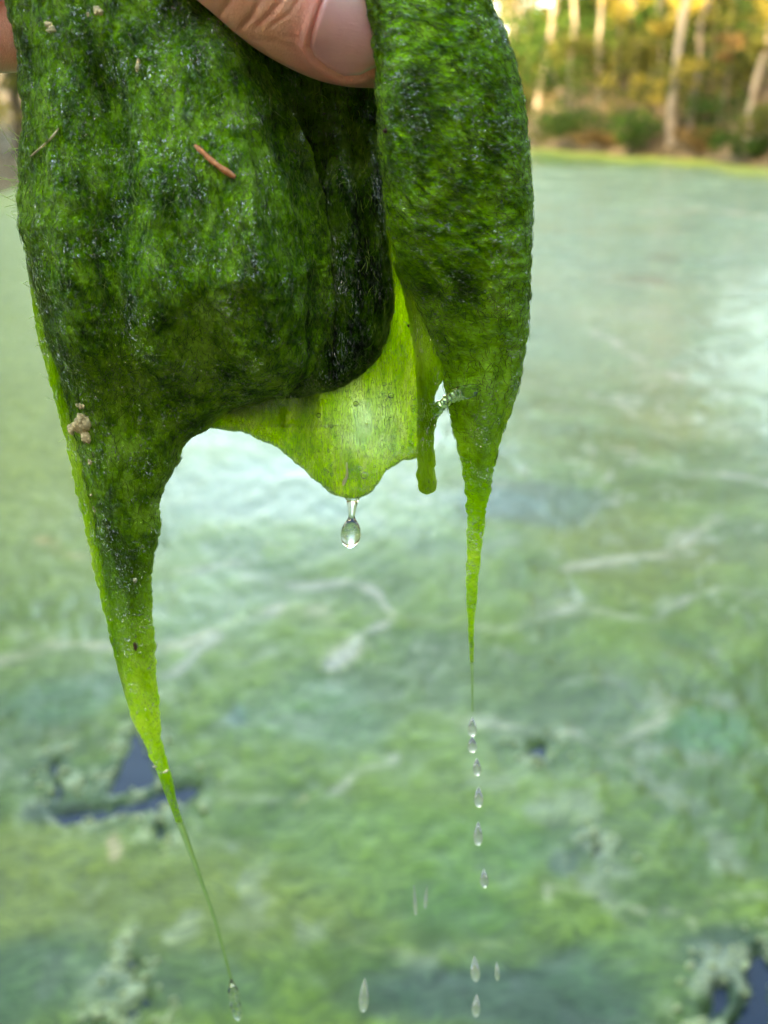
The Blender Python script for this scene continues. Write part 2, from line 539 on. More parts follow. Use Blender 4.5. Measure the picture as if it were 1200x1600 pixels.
# open water holes: outline in the photo, dropped on the pond
for pts in ([(206, 1146), (222, 1150), (240, 1200), (252, 1232), (218, 1236), (160, 1245), (185, 1205)],
            [(70, 1276), (110, 1272), (165, 1268), (230, 1250), (262, 1242), (320, 1232), (308, 1256), (262, 1262), (205, 1274), (140, 1288), (90, 1292)],
            [(246, 1270), (258, 1268), (266, 1312), (252, 1318)],
            [(1168, 1500), (1205, 1488), (1205, 1610), (1135, 1606), (1150, 1575), (1162, 1545)],
            [(1105, 1545), (1140, 1535), (1130, 1575), (1100, 1595), (1090, 1585)],
            [(826, 1168), (845, 1166), (852, 1190), (834, 1194)],
            [(205, 1495), (222, 1490), (226, 1520), (208, 1528)],
            [(195, 1582), (248, 1552), (250, 1570), (205, 1605), (180, 1608)],
            [(936, 1322), (955, 1318), (962, 1340), (940, 1350)],
            [(80, 1190), (90, 1188), (92, 1245), (78, 1250)]):
    g = gpts(pts)
    sd = poly_sd(gx + 0.5 * (wx - gx), gy + 0.5 * (wy - gy), g) + 0.012 + 0.010 * n_sm + 0.008 * fbm(gx * 60, gy * 60, 0, 2, 35)
    sunk = np.maximum(sunk, np.exp(-(np.maximum(sd, 0) / 0.045) ** 2)) if pts[0] != (826, 1168) else sunk
    openw = np.maximum(openw, np.clip(-sd / 0.02 + 0.4, 0, 1))
    hgt = hgt - 0.05 * np.clip(0.5 - sd / 0.03, 0, 1)
    curdness = np.maximum(curdness, np.exp(-((sd - 0.03) / 0.05) ** 2))
# colours of the mat, some light painted in
gA, gB, gT, gP, gY = (np.array(c) for c in ((0.054, 0.108, 0.007), (0.112, 0.180, 0.016), (0.056, 0.098, 0.026), (0.32, 0.33, 0.25), (0.18, 0.20, 0.03)))


def lerp(a, b, f): return a + (b - a) * f[..., None]


def sstep(a, b, x):
    t = np.clip((x - a) / (b - a), 0, 1); return t * t * (3 - 2 * t)


tint = lerp(np.broadcast_to(gA, gx.shape + (3,)), gB, sstep(-0.35, 0.4, n_mid + 0.4 * n_big))
tint = lerp(tint, gT, 0.75 * sstep(0.05, 0.5, fbm(wx * 2.2, wy * 2.2, 0, 3, 41)))
tint = lerp(tint, gY, 0.55 * sstep(0.15, 0.55, fbm(wx * 1.3, wy * 1.3, 0, 3, 42)))
tint = lerp(tint, gP, 0.35 * sstep(0.3, 0.62, fbm(wx * 9, wy * 9, 0, 3, 43)))
wet = 0.55 + 0.4 * fbm(wx * 1.1, wy * 1.1, 0, 3, 44) - 0.25 * sstep(0.1, 0.6, n_mid)
tint = lerp(tint, np.array((0.235, 0.29, 0.22)), 0.62 * sstep(2.0, 7.0, RRg + 1.2 * n_big + 0.8 * n_mid) * (1 - sstep(24, 30, RRg)))  # pale far zone: sky sheen on the pond painted into the tint
# pale scum lines (widths in metres)
for pts, w, c, amt in (
        ([(-40, 1045), (0, 1032), (60, 1020), (130, 1010), (200, 1020), (270, 1015), (330, 1000), (400, 970), (450, 958), (500, 968), (530, 985)], 0.05, (0.42, 0.40, 0.34), 0.85),
        ([(250, 1060), (300, 1022), (360, 1000), (420, 966)], 0.05, (0.40, 0.40, 0.40), 0.6),
        ([(380, 912), (430, 920), (480, 922), (540, 915), (590, 935), (615, 970), (600, 990), (560, 1010), (510, 1045)], 0.055, (0.44, 0.43, 0.42), 0.8),
        ([(615, 970), (700, 972), (780, 985), (860, 965), (930, 965), (1010, 970), (1080, 940), (1140, 930), (1230, 940)], 0.05, (0.40, 0.40, 0.37), 0.65),
        ([(880, 900), (960, 885), (1040, 870), (1090, 840), (1130, 815)], 0.055, (0.42, 0.40, 0.36), 0.6),
        ([(930, 520), (1000, 565), (1080, 600), (1150, 625)], 0.10, (0.42, 0.40, 0.38), 0.6),
        ([(1050, 740), (1120, 750), (1240, 765)], 0.07, (0.42, 0.40, 0.38), 0.7),
        ([(540, 1250), (590, 1210), (635, 1185)], 0.035, (0.42, 0.42, 0.38), 0.7),
        ([(690, 1130), (790, 1150), (900, 1150), (950, 1172), (1000, 1150), (1060, 1108)], 0.045, (0.40, 0.42, 0.34), 0.6),
        ([(60, 850), (90, 872), (120, 882)], 0.05, (0.46, 0.30, 0.16), 0.8),
        ([(250, 905), (330, 890), (400, 880)], 0.05, (0.42, 0.40, 0.38), 0.45),
        ([(370, 1245), (400, 1262), (436, 1276)], 0.025, (0.44, 0.44, 0.40), 0.7),
        ([(455, 1275), (472, 1266), (480, 1262)], 0.02, (0.50, 0.34, 0.20), 0.6),
        ([(865, 1420), (872, 1398), (900, 1412), (960, 1424), (1030, 1432), (1062, 1450), (1078, 1470)], 0.022, (0.46, 0.46, 0.34), 0.8),
        ([(1100, 1420), (1140, 1412), (1180, 1400), (1230, 1400)], 0.022, (0.46, 0.46, 0.36), 0.7),
        ([(540, 1470), (600, 1500), (700, 1490), (780, 1462)], 0.03, (0.36, 0.36, 0.24), 0.5),
        ([(1000, 335), (1100, 330), (1230, 345)], 0.5, (0.40, 0.33, 0.24), 0.5),
        ([(180, 1310), (200, 1330), (190, 1350)], 0.02, (0.48, 0.34, 0.26), 0.6)):
    g = gpts(pts)
    dd, _ = poly_dist(gx + 1.15 * (wx - gx), gy + 1.15 * (wy - gy), g)
    w = w * 0.44 * (1 + 0.7 * fbm(gx * 4, gy * 4, 1, 2, 52)); amt = min(1.0, amt * 0.95)
    brk = 0.2 + 0.8 * sstep(-0.35, 0.3, fbm(gx * 8, gy * 8, 0, 3, 51))
    f = amt * np.exp(-(dd / w) ** 2) * brk
    tint = lerp(tint, np.array(c) * np.array((1.22, 1.12, 1.08)), f); wet = wet - 0.35 * f
cr = np.abs(fbm(wx * 2.6, wy * 2.6, 7.7, 3, 57))
tint = lerp(tint, np.array((0.44, 0.43, 0.36)), 0.6 * np.exp(-(cr / 0.018) ** 2) * sstep(-0.1, 0.4, fbm(gx * 1.3, gy * 1.3, 0, 2, 58)))
# darker, sunken mats, and a wide teal patch painting a sky reflection
for (px, py, rx, ry, amt, c) in ((790, 1570, 0.24, 0.12, 0.85, (0.022, 0.055, 0.035)), (1000, 1530, 0.22, 0.10, 0.45, (0.05, 0.11, 0.04)), (1120, 1148, 0.13, 0.10, 0.75, (0.05, 0.15, 0.045)),
                                 (70, 1540, 0.20, 0.12, 0.7, (0.025, 0.075, 0.03)), (330, 1540, 0.14, 0.06, 0.5, (0.035, 0.09, 0.035)), (900, 1368, 0.045, 0.05, 0.9, (0.03, 0.06, 0.035)), (392, 1122, 0.03, 0.07, 0.8, (0.05, 0.10, 0.09)), (945, 1338, 0.05, 0.05, 0.8, (0.03, 0.06, 0.03)), (1150, 1530, 0.12, 0.10, 0.8, (0.02, 0.045, 0.03)), (60, 1275, 0.08, 0.04, 0.8, (0.03, 0.05, 0.025)),
                                 (110, 1090, 0.20, 0.13, 0.55, (0.05, 0.13, 0.06)), (500, 1130, 0.22, 0.2, 0.35, (0.06, 0.15, 0.05)), (820, 790, 0.36, 0.25, 0.6, (0.05, 0.10, 0.10)), (130, 960, 0.25, 0.2, 0.5, (0.07, 0.13, 0.03)),
                                 (1010, 440, 0.25, 0.35, 0.6, (0.03, 0.05, 0.03)), (1037, 405, 0.2, 0.35, 0.6, (0.03, 0.05, 0.03)), (430, 760, 0.5, 0.5, 0.4, (0.09, 0.16, 0.14)), (640, 1340, 0.35, 0.2, 0.4, (0.08, 0.19, 0.04))):
    c0 = ground(px, py)
    dd = np.hypot((wx - c0[0]) / rx, (wy - c0[1]) / ry) + 0.25 * n_mid
    f = amt * (1 - sstep(0.5, 1.15, dd))
    tint = lerp(tint, np.array(c), f); wet = wet + 0.2 * f
tint = lerp(tint, np.array((0.035, 0.070, 0.030)), 0.7 * sunk * (1 - sstep(-0.15, 0.3, n_sm + 0.5 * n_mid)))
tint = lerp(tint, np.array((0.40, 0.42, 0.28)), 0.5 * np.clip(curdness, 0, 1) * sstep(-0.1, 0.4, n_sm))
tint = lerp(tint, np.array((0.34, 0.36, 0.06)), 0.85 * (1 - sstep(2.5, 6.5, inside + 1.0 * n_big)) * sstep(12, 18, RRg))  # yellow strip by the far shore: sunlight painted into the tint
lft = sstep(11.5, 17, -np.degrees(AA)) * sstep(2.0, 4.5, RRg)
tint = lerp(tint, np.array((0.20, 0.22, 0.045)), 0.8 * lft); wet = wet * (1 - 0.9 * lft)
tint = np.clip(tint * (1 + 0.25 * n_sm[..., None]), 0.004, 0.9)
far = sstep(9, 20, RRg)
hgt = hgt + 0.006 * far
hgt = np.where(inside < 0.15, -0.3, hgt)
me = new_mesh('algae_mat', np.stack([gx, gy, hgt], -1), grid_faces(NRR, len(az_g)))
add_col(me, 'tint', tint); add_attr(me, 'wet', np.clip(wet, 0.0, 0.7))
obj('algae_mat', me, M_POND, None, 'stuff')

# curds of scum on the rims of the holes
oct_v = []
for i in range(5):
    th = math.pi * i / 4
    for j in range(6):
        a = math.pi / 3 * j + (i % 2) * 0.5
        oct_v.append((math.sin(th) * math.cos(a), math.sin(th) * math.sin(a), math.cos(th)))
oct_v = np.array(oct_v); oct_f = grid_faces(5, 6, True)
cand = np.argwhere((curdness > 0.55) & (hgt > 0.002) & (n_sm > 0.0) & (RRg < 4) & (openw < 0.1))
sel = cand[RNG.choice(len(cand), min(280, len(cand)), replace=False)]
V, Fc = [], []
for k, (i, j) in enumerate(sel):
    s = RNG.uniform(0.002, 0.0062)
    p = np.array([gx[i, j] + RNG.normal(0, 0.006), gy[i, j] + RNG.normal(0, 0.006), hgt[i, j] + s * 0.35])
    V.append(oct_v * np.array([s * RNG.uniform(0.8, 1.5), s * RNG.uniform(0.8, 1.3), s * 0.8]) * (1 + 0.2 * RNG.normal(size=(len(oct_v), 1)).clip(-1, 1)) + p)
    Fc.append(oct_f + k * len(oct_v))
obj('scum_curds', new_mesh('scum_curds', np.concatenate(V), np.concatenate(Fc)), M_CURD, None, 'stuff')

# ------------------------------------------------------------------ trees, bushes on the banks


def leaf_cloud(n, centers, radii, size, seed, flat=0.6):
    g = np.random.default_rng(seed)
    k = g.integers(0, len(centers), n)
    u = g.normal(size=(n, 3)); u /= np.linalg.norm(u, axis=1, keepdims=True)
    rad = g.uniform(0.25, 1.0, n) ** 0.6
    c = np.asarray(centers)[k] + u * rad[:, None] * np.asarray(radii)[k]
    a = g.normal(size=(n, 3)); a[:, 2] *= flat; a /= np.linalg.norm(a, axis=1, keepdims=True)
    b = np.cross(a, g.normal(size=(n, 3))); b /= np.linalg.norm(b, axis=1, keepdims=True)
    s = size * g.uniform(0.6, 1.35, n)[:, None]
    v = np.stack([c - a * s, c - b * s * 0.5, c + a * s, c + b * s * 0.5], 1).reshape(-1, 3)
    f = np.arange(n * 4).reshape(n, 4)
    hue = np.repeat(np.clip(g.normal(0.5, 0.22, n) + 0.25 * (g.random(len(centers))[k] - 0.5), 0, 1), 4)
    return v, f, hue


def tube_path(P, rad, ns=8):
    P = np.asarray(P, float); n = len(P)
    T = np.gradient(P, axis=0); T /= np.linalg.norm(T, axis=1, keepdims=True)
    ref = np.array([0.0, 1, 0]) if abs(T[0][1]) < 0.9 else np.array([1.0, 0, 0])
    A = np.cross(T, ref); A /= np.linalg.norm(A, axis=1, keepdims=True); B = np.cross(T, A)
    ph = np.linspace(0, 2 * np.pi, ns + 1)[:-1]
    V = P[:, None] + np.asarray(rad)[:, None, None] * (np.cos(ph)[None, :, None] * A[:, None] + np.sin(ph)[None, :, None] * B[:, None])
    return V.reshape(-1, 3), grid_faces(n, ns, True)


def trunk_mesh(name, h, r0, lean, seed, limbs=6, limb_from=0.35):
    g = np.random.default_rng(seed)
    t = np.linspace(0, 1, 14)
    bx = np.cumsum(g.normal(0, 0.025, 14)) * h * 0.2; by = np.cumsum(g.normal(0, 0.025, 14)) * h * 0.2
    bx -= bx[0]; by -= by[0]
    P = np.stack([lean * t * h + bx, by, t * h - 0.3], -1)
    rad = r0 * (1 - 0.85 * t) * (1 + 0.06 * g.normal(size=14)); rad[0] *= 1.35
    v, f = tube_path(P, rad, 10)
    V, Fs, off = [v], [f], len(v)
    ends = []
    for i in range(limbs):
        k = g.uniform(limb_from, 0.92); p0 = np.array([np.interp(k, t, P[:, c]) for c in range(3)])
        a = g.uniform(0, 6.28); L = h * g.uniform(0.10, 0.2)
        d = np.array([math.cos(a), math.sin(a), g.uniform(0.2, 0.9)])
        q = np.linspace(0, 1, 5)[:, None]
        LP = p0 + d * q * L + np.array([0, 0, 0.15 * L]) * q ** 2
        v, f = tube_path(LP, r0 * (1 - k) * 0.5 * (1 - 0.8 * q[:, 0]) + 0.008, 6)
        V.append(v); Fs.append(f + off); off += len(v); ends.append(LP[-1])
    return new_mesh(name, np.concatenate(V), np.concatenate(Fs)), ends, P


def make_tree(name, label, cat, loc, h, r0, lean, seed, bark, leaf, nleaf=1500, crown_from=0.45, lsize=0.11, group=None, spread=0.22):
    root = thing(name, label, cat, loc, group)
    me, ends, P = trunk_mesh('trunk', h, r0, lean, seed, 7, crown_from)
    obj('trunk', me, bark, root)
    g = np.random.default_rng(seed + 1)
    cs = [e for e in ends] + [P[-1] + g.normal(0, h * 0.05, 3) for _ in range(3)] + [P[int(13 * k)] + g.normal(0, h * spread * 0.35, 3) for k in np.linspace(crown_from, 0.95, 5)]
    rs = g.uniform(0.5, 1.1, len(cs))[:, None] * h * spread * 0.45 * np.array([1, 1, 0.75])
    v, f, hue = leaf_cloud(nleaf, cs, rs, lsize, seed + 2)
    me = new_mesh('crown', v, f, False); add_attr(me, 'hue', hue)
    obj('crown', me, leaf, root)
    return root


def copy_tree(src, loc, rz, s, label=None, group=None):
    r = src.copy(); COL.objects.link(r)
    r.location = loc; r.rotation_euler = (0, 0, rz); r.scale = (s, s, s)
    if label: r['label'] = label
    if group: r['group'] = group
    for ch in src.children:
        c = ch.copy(); COL.objects.link(c); c.parent = r
        c.matrix_parent_inverse = Matrix.Identity(4)
    return r


def az_of(px, py):
    d = rays(px, py); return math.degrees(math.atan2(d[0], d[1]))


def bank(px, py, s):
    """a spot on the far bank: bearing of photo column px, s metres beyond the waterline"""
    az = az_of(px, py); return tri_point(az, float(shore_r(az)) + s)


# standing trees of the right bank that can be told apart
for i, (px, s, r0, lean, lab, bark, leaf, h) in enumerate((
        (836, 5.5, 0.20, 0.10, 'straight pale trunk beside the clump edge, lit peach above the dark bushes', M_BARK_P, M_LEAF_Y, 14),
        (893, 4.5, 0.17, -0.03, 'pale trunk with the thin leaning pole crossing its foot', M_BARK_P, M_LEAF_Y, 13),
        (934, 5.0, 0.18, -0.07, 'brightest peach trunk, tilting towards the clump', M_BARK_P, M_LEAF_O, 14),
        (972, 7.5, 0.17, 0.0, 'dim grey-brown trunk among olive leaves', M_BARK_D, M_LEAF_O, 13),
        (1052, 1.2, 0.24, 0.03, 'thick pale grey trunk rooted at the waterline', M_BARK_P, M_LEAF_Y, 16),
        (1078, 2.6, 0.17, 0.03, 'grey trunk close behind the thick waterline trunk', M_BARK_D, M_LEAF_O, 14),
        (1172, 2.0, 0.16, 0.10, 'reddish brown slanting trunk in the yellow leaves', M_BARK_P, M_LEAF_R, 11),
        (788, 7.0, 0.17, 0.02, 'trunk half hidden by the clump, under orange-yellow leaves', M_BARK_D, M_LEAF_Y, 12))):
    make_tree('tree', lab, 'tree', bank(px, 200, s), h, r0 * 0.58, lean, 100 + 7 * i, bark, leaf, 1500, 0.42)
p0 = np.array(bank(890, 175, 4.0)); q0 = np.array(bank(858, 120, 4.6)) + np.array([0, 0, 1.6])
v, f = tube_path([p0 + (q0 - p0) * k for k in np.linspace(-0.05, 1.5, 7)], np.linspace(0.07, 0.04, 7), 7)
tag(obj('fallen_pole', new_mesh('fallen_pole', v, f), M_BARK_D), 'thin dead pole leaning against the pale trunk', 'pole')

# yellow-leaved saplings (leaf clusters at seen heights)
for i, (px, py, s, w, lab, leaf) in enumerate((
        (1022, 40, 1.5, 0.65, 'sapling with the bright yellow leaf bunch near the picture top', M_LEAF_Y),
        (1010, 128, 1.2, 0.75, 'low yellow-leaved sapling left of the thick waterline trunk', M_LEAF_Y),
        (792, 45, 6.0, 1.1, 'orange-yellow sapling beside the clump edge', M_LEAF_Y),
        (1128, 78, 1.0, 0.5, 'small orange-leaved sapling right of the thick trunk', M_LEAF_R),
        (1178, 70, 2.2, 0.5, 'lime-green leaved sapling at the far right', M_LEAF_O),
        (955, 15, 5.0, 0.9, 'straw-yellow sapling behind the brightest trunk', M_LEAF_Y),
        (1100, 20, 3.0, 0.8, 'tall ochre-leaved sapling behind the thick trunk', M_LEAF_O),
        (1190, 25, 1.2, 0.6, 'gold-leaved sapling in the top corner', M_LEAF_Y),
        (985, 85, 4.0, 0.7, 'faded olive sapling in front of the dim trunk', M_LEAF_O),
        (1080, 110, 0.8, 0.55, 'yellow sapling touching the thick waterline trunk', M_LEAF_Y))):
    x, y, z = bank(px, 200, s)
    d = rays(px, py); t = y / d[1]
    top = CAM_H + d[2] * t - z
    root = thing('sapling', lab, 'sapling', (x, y, z))
    v, f = tube_path([(0.03 * math.sin(k * 5 + i), 0.03 * math.cos(k * 4), k * (top + 0.5) - 0.1) for k in np.linspace(0, 1, 7)], np.linspace(0.035, 0.012, 7), 6)
    obj('trunk', new_mesh('trunk', v, f), M_BARK_D, root)
    g = np.random.default_rng(300 + i)
    cs = [np.array([g.normal(0, w * 0.45), g.normal(0, w * 0.45), top + g.normal(0, w * 0.3)]) for _ in range(6)]
    v, f, hue = leaf_cloud(260, cs, np.full((6, 3), w * 0.5) * np.array([1, 1, 0.6]), 0.085, 320 + i)
    me = new_mesh('crown', v, f, False); add_attr(me, 'hue', hue); obj('crown', me, leaf, root)

# bushes along the far waterline and under the trees
def make_bush(name, label, loc, w, h, leaf, seed, n=700, group=None, ls=0.085):
    root = thing(name, label, 'bush', loc, group)
    g = np.random.default_rng(seed)
    cs = [np.array([g.normal(0, w * 0.35), g.normal(0, w * 0.3), h * g.uniform(0.25, 0.75)]) for _ in range(9)]
    rs = np.array([[w * 0.33, w * 0.33, h * 0.28]] * 9) * g.uniform(0.6, 1.2, (9, 1))
    v, f, hue = leaf_cloud(n, cs, rs, ls, seed + 1)
    me = new_mesh('foliage', v, f, False); add_attr(me, 'hue', hue); obj('foliage', me, leaf, root)
    V, Fs, off = [], [], 0
    for k in range(6):
        e = cs[k]
        v, f = tube_path([e * q + np.array([0, 0, -0.1 * (1 - q)]) for q in np.linspace(0, 1, 4)], np.linspace(0.025, 0.008, 4), 5)
        V.append(v); Fs.append(f + off); off += len(v)
    obj('stems', new_mesh('stems', np.concatenate(V), np.concatenate(Fs)), M_BARK_D, root)
    return root


for i, (px, s, w, h, leaf, lab) in enumerate((
        (838, 1.2, 2.4, 1.7, M_LEAF_G, 'dark green bush on the bank beside the clump edge'),
        (878, 0.7, 1.8, 0.9, M_LEAF_O, 'low olive bush under the two pale trunks'),
        (925, 1.0, 1.7, 1.2, M_LEAF_G, 'green bush at the foot of the brightest trunk'),
        (952, 0.5, 1.3, 0.6, M_LEAF_R, 'brown fern patch at the waterline'),
        (990, 0.7, 1.5, 1.2, M_LEAF_G, 'dark round bush left of the thick waterline trunk'),
        (1010, 2.4, 2.0, 1.9, M_LEAF_O, 'taller olive bush behind the dark round bush'),
        (1100, 0.8, 1.2, 0.8, M_LEAF_R, 'orange-brown bush right of the thick waterline trunk'),
        (1135, 1.3, 1.5, 1.6, M_LEAF_G, 'deep green bush below the orange sapling'),
        (1172, 0.6, 1.3, 0.9, M_LEAF_G, 'blackish green bush at the far right waterline'),
        (1210, 1.2, 1.4, 1.3, M_LEAF_O, 'olive bush cut by the picture edge at the waterline'),
        (800, 3.0, 2.0, 1.8, M_LEAF_O, 'olive bush half hidden behind the clump'),
        (905, 4.0, 2.2, 2.2, M_LEAF_G, 'tall green bush between the pale trunks'),
        (1120, 3.6, 2.2, 2.6, M_LEAF_O, 'tall olive thicket behind the orange-brown bush'))):
    make_bush('bush', lab, bank(px, 200, s * 0.8), w * 1.15, h, leaf, 400 + 5 * i)

# deeper wood on the slope: repeats that nothing tells apart
kinds = [make_tree('tree', 'slim trunk deep in the wood on the far bank', 'tree', bank(860 + 60 * k, 200, 10 + 3 * k), 14, 0.11, 0.02 * (k - 1), 500 + 9 * k, (M_BARK_P, M_BARK_D, M_BARK_P)[k], (M_LEAF_O, M_LEAF_G, M_LEAF_Y)[k], 1500, 0.3, 0.16, 'trees deep in the wood') for k in range(3)]
g = np.random.default_rng(77)
for k in range(46):
    px = 760 + 500 * (k + g.random()) / 46 if k < 36 else 1200 + 60 * (k - 36)
    loc = bank(px, 200, float(g.uniform(6.5, 30)))
    copy_tree(kinds[k % 3], loc, g.uniform(0, 6.28), g.uniform(0.75, 1.15))
ub = make_bush('bush', 'olive undergrowth bush deep in the wood on the far bank', bank(930, 200, 7), 2.6, 2.4, M_LEAF_O, 620, 800, 'undergrowth bushes in the wood', 0.11)
ub2 = make_bush('bush', 'olive undergrowth bush deep in the wood on the far bank', bank(1030, 200, 9), 2.6, 2.6, M_LEAF_G, 640, 800, 'undergrowth bushes in the wood', 0.11)
for k in range(34):
    px = 770 + 470 * (k + g.random()) / 34
    copy_tree((ub, ub2)[k % 2], bank(px, 200, float(g.uniform(5, 20))), g.uniform(0, 6.28), g.uniform(0.7, 1.3))
for k in range(8):
    px = 745 + 11 * k
    copy_tree(kinds[k % 2], bank(px, 200, float(g.uniform(3, 14))), g.uniform(0, 6.28), g.uniform(0.8, 1.1))
    copy_tree((ub, ub2)[k % 2], bank(px, 200, float(g.uniform(2.5, 9))), g.uniform(0, 6.28), g.uniform(1.0, 1.7))
for k in range(38):  # unseen right-bank trees and bushes, added to cut sky glare on the water
    az = 23 + 76 * (k + g.random()) / 38
    copy_tree(kinds[k % 3], tri_point(az, float(shore_r(az)) + g.uniform(2.5, 12)), g.uniform(0, 6.28), g.uniform(0.75, 1.1))
    if k % 2: copy_tree((ub, ub2)[k % 4 // 2], tri_point(az, float(shore_r(az)) + g.uniform(1.5, 5)), g.uniform(0, 6.28), g.uniform(0.7, 1.1))
# left bank and open far end, seen from a step to the side
lb = make_bush('bush', 'low yellowing bush on the left bank', tri_point(-24, 21), 2.0, 1.2, M_LEAF_Y, 660, 600, 'bushes on the left bank')
for k in range(9):
    az = -50 + 4.2 * k
    copy_tree(lb, tri_point(az, float(shore_r(az)) + g.uniform(2.5, 8)), g.uniform(0, 6.28), g.uniform(0.7, 1.2))
lt = make_tree('tree', 'young tree at the open end of the pond', 'tree', tri_point(-13, 48), 12, 0.14, 0.02, 680, M_BARK_P, M_LEAF_O, 900, 0.3, 0.13, 'young trees at the open end')
for k in range(12):
    az = -12 + 1.6 * k
    copy_tree(lt, tri_point(az, float(shore_r(az)) + g.uniform(3, 14)), g.uniform(0, 6.28), g.uniform(0.8, 1.15))

lk = make_tree('tree', 'leafy tree standing on the left bank', 'tree', tri_point(-30, 19), 10, 0.16, 0.02, 690, M_BARK_D, M_LEAF_O, 1500, 0.15, 0.2, 'trees on the left bank')
for k in range(16):
    az = -62 + 2.9 * k
    copy_tree(lk, tri_point(az, float(shore_r(az)) + g.uniform(2.0, 9)), g.uniform(0, 6.28), g.uniform(0.8, 1.15))

# the tall wood at the photographer's back, which keeps the near pond in shade
V, Fs, H, off = [], [], [], 0
for k in range(96):
    az = 105 + 150 * (k + 0.5) / 96 + g.normal(0, 2)
    r = 23 + 8 * (k % 3) + g.uniform(-1.5, 1.5)
    x, y, z = tri_point(az, r); hh = g.uniform(15, 18)
    cs = [np.array([x + g.normal(0, 1.0), y + g.normal(0, 1.0), z + hh * q]) for q in np.linspace(0.12, 0.92, 7)]
    v, f, hue = leaf_cloud(1900, cs, np.array([[2.2, 2.2, 1.7]] * 7), 0.42, 900 + k)
    V.append(v); Fs.append(f + off); off += len(v); H.append(hue)
    cs = [np.array([x + g.normal(0, 1.0), y + g.normal(0, 1.0), z + hh + q]) for q in (0.8, 2.4, 4.0, 5.5)]
    v, f, hue = leaf_cloud(210, cs, np.array([[2.0, 2.0, 1.5]] * 4), 0.36, 1900 + k)
    V.append(v); Fs.append(f + off); off += len(v); H.append(hue)
me = new_mesh('dense_wood', np.concatenate(V), np.concatenate(Fs), False); add_attr(me, 'hue', np.concatenate(H))
tag(obj('dense_wood', me, M_LEAF_G), 'dense dark wood on the bank behind the photographer', None, None, 'stuff')

# ------------------------------------------------------------------ the algae clump
def ridged(n): return 1 - 2 * np.abs(n)

clump_loc = hang(420, 300, 0)
CL = thing('algae_clump', 'dripping bright green clump of wet filamentous algae hanging from the hand', 'algae', tuple(clump_loc))


def in_clump(me, name, mat, label=None, parent=None, kind=None):
    o = obj(name, me, mat, parent or CL, kind)
    if parent is None:
        o.matrix_parent_inverse = Matrix.Translation(-Vector(clump_loc))
    if label: o['label'] = label
    return o


def smoother(v, n):
    k = np.ones(n) / n
    return np.convolve(np.r_[[v[0]] * (n // 2), v, [v[-1]] * (n - 1 - n // 2)], k, 'valid')


def lobe(name, left, right, wc, tf, tb, nrow, nphi, y0, y1, folds=(), power=0.75, disp=None, thinT=3.0, edge_noise=1.0, thin_fn=None, rowpow=1.0):
    py = y0 + (y1 - y0) * np.linspace(0, 1, nrow) ** rowpow
    fl, fr = curve_of([(b, a) for a, b in left]), curve_of([(b, a) for a, b in right])
    L, Rr = fl(py), fr(py)
    L = L + edge_noise * (1.6 * vnoise(py / 13.0, 3.1, 0, 5) + 0.9 * vnoise(py / 4.1, 1.7, 0, 6)) * np.clip((Rr - L) / 30, 0, 1)
    Rr = Rr + edge_noise * (1.6 * vnoise(py / 12.0, 7.1, 0, 7) + 0.9 * vnoise(py / 4.3, 4.7, 0, 8)) * np.clip((Rr - L) / 30, 0, 1)
    c, hw = (L + Rr) / 2, np.maximum((Rr - L) / 2, 0.6)
    wcv = curve_of(wc)(py)
    hwmm = hw / 8.6
    tfv = np.minimum(curve_of(tf)(py), hwmm * 0.9 + 0.05); tbv = np.minimum(curve_of(tb)(py), hwmm * 0.9 + 0.05)
    tfv, tbv = smoother(tfv, 15), smoother(tbv, 15)
    ph = np.linspace(0, 2 * np.pi, nphi + 1)[:-1]
    cs, sn = np.cos(ph), np.sin(ph)
    px = c[:, None] + hw[:, None] * cs[None]
    pyg = np.broadcast_to(py[:, None], px.shape)
    prof = np.abs(sn) ** power
    w = np.where(sn[None] > 0, wcv[:, None] - tfv[:, None] * prof[None], wcv[:, None] + tbv[:, None] * prof[None])
    for pts, amp, wid in folds:
        d, run = poly_dist(px, pyg, pts)
        fade = np.clip(np.minimum(run, 1 - run) * 6 + 0.35, 0, 1)
        w = w + np.where(sn[None] > 0, amp * np.exp(-(d / wid) ** 2) * fade * np.minimum(1, prof * 1.6)[None], 0)
    P = hang(px, pyg, w)
    N = grid_normals(P)
    mm = P * 1000
    scale = np.clip(hwmm / 9.0, 0.08, 1.0)[:, None]
    dsp = (disp or felt)(mm[..., 0], mm[..., 1], mm[..., 2], px, pyg) * scale
    # outward normal
    cen = P.mean(1, keepdims=True)
    sgn = np.sign(np.sum((P - cen) * N, -1).mean())
    P = P + N * sgn * dsp[..., None] / 1000
    P[0] = P[0].mean(0); P[-1] = P[-1].mean(0)
    verts = np.r_[P.reshape(-1, 3), P[0].mean(0)[None], P[-1].mean(0)[None]]
    nv = nrow * nphi
    fq = grid_faces(nrow, nphi, True)
    if sgn < 0: fq = fq[:, ::-1]
    me = new_mesh(name, verts, fq)
    th = (tfv + tbv)[:, None] * prof[None]
    thin = np.exp(-(th / thinT) ** 1.1)
    if thin_fn is not None: thin = thin_fn(thin, px, pyg)
    add_attr(me, 'thin', np.r_[thin.ravel(), 0, 1])
    return me, P





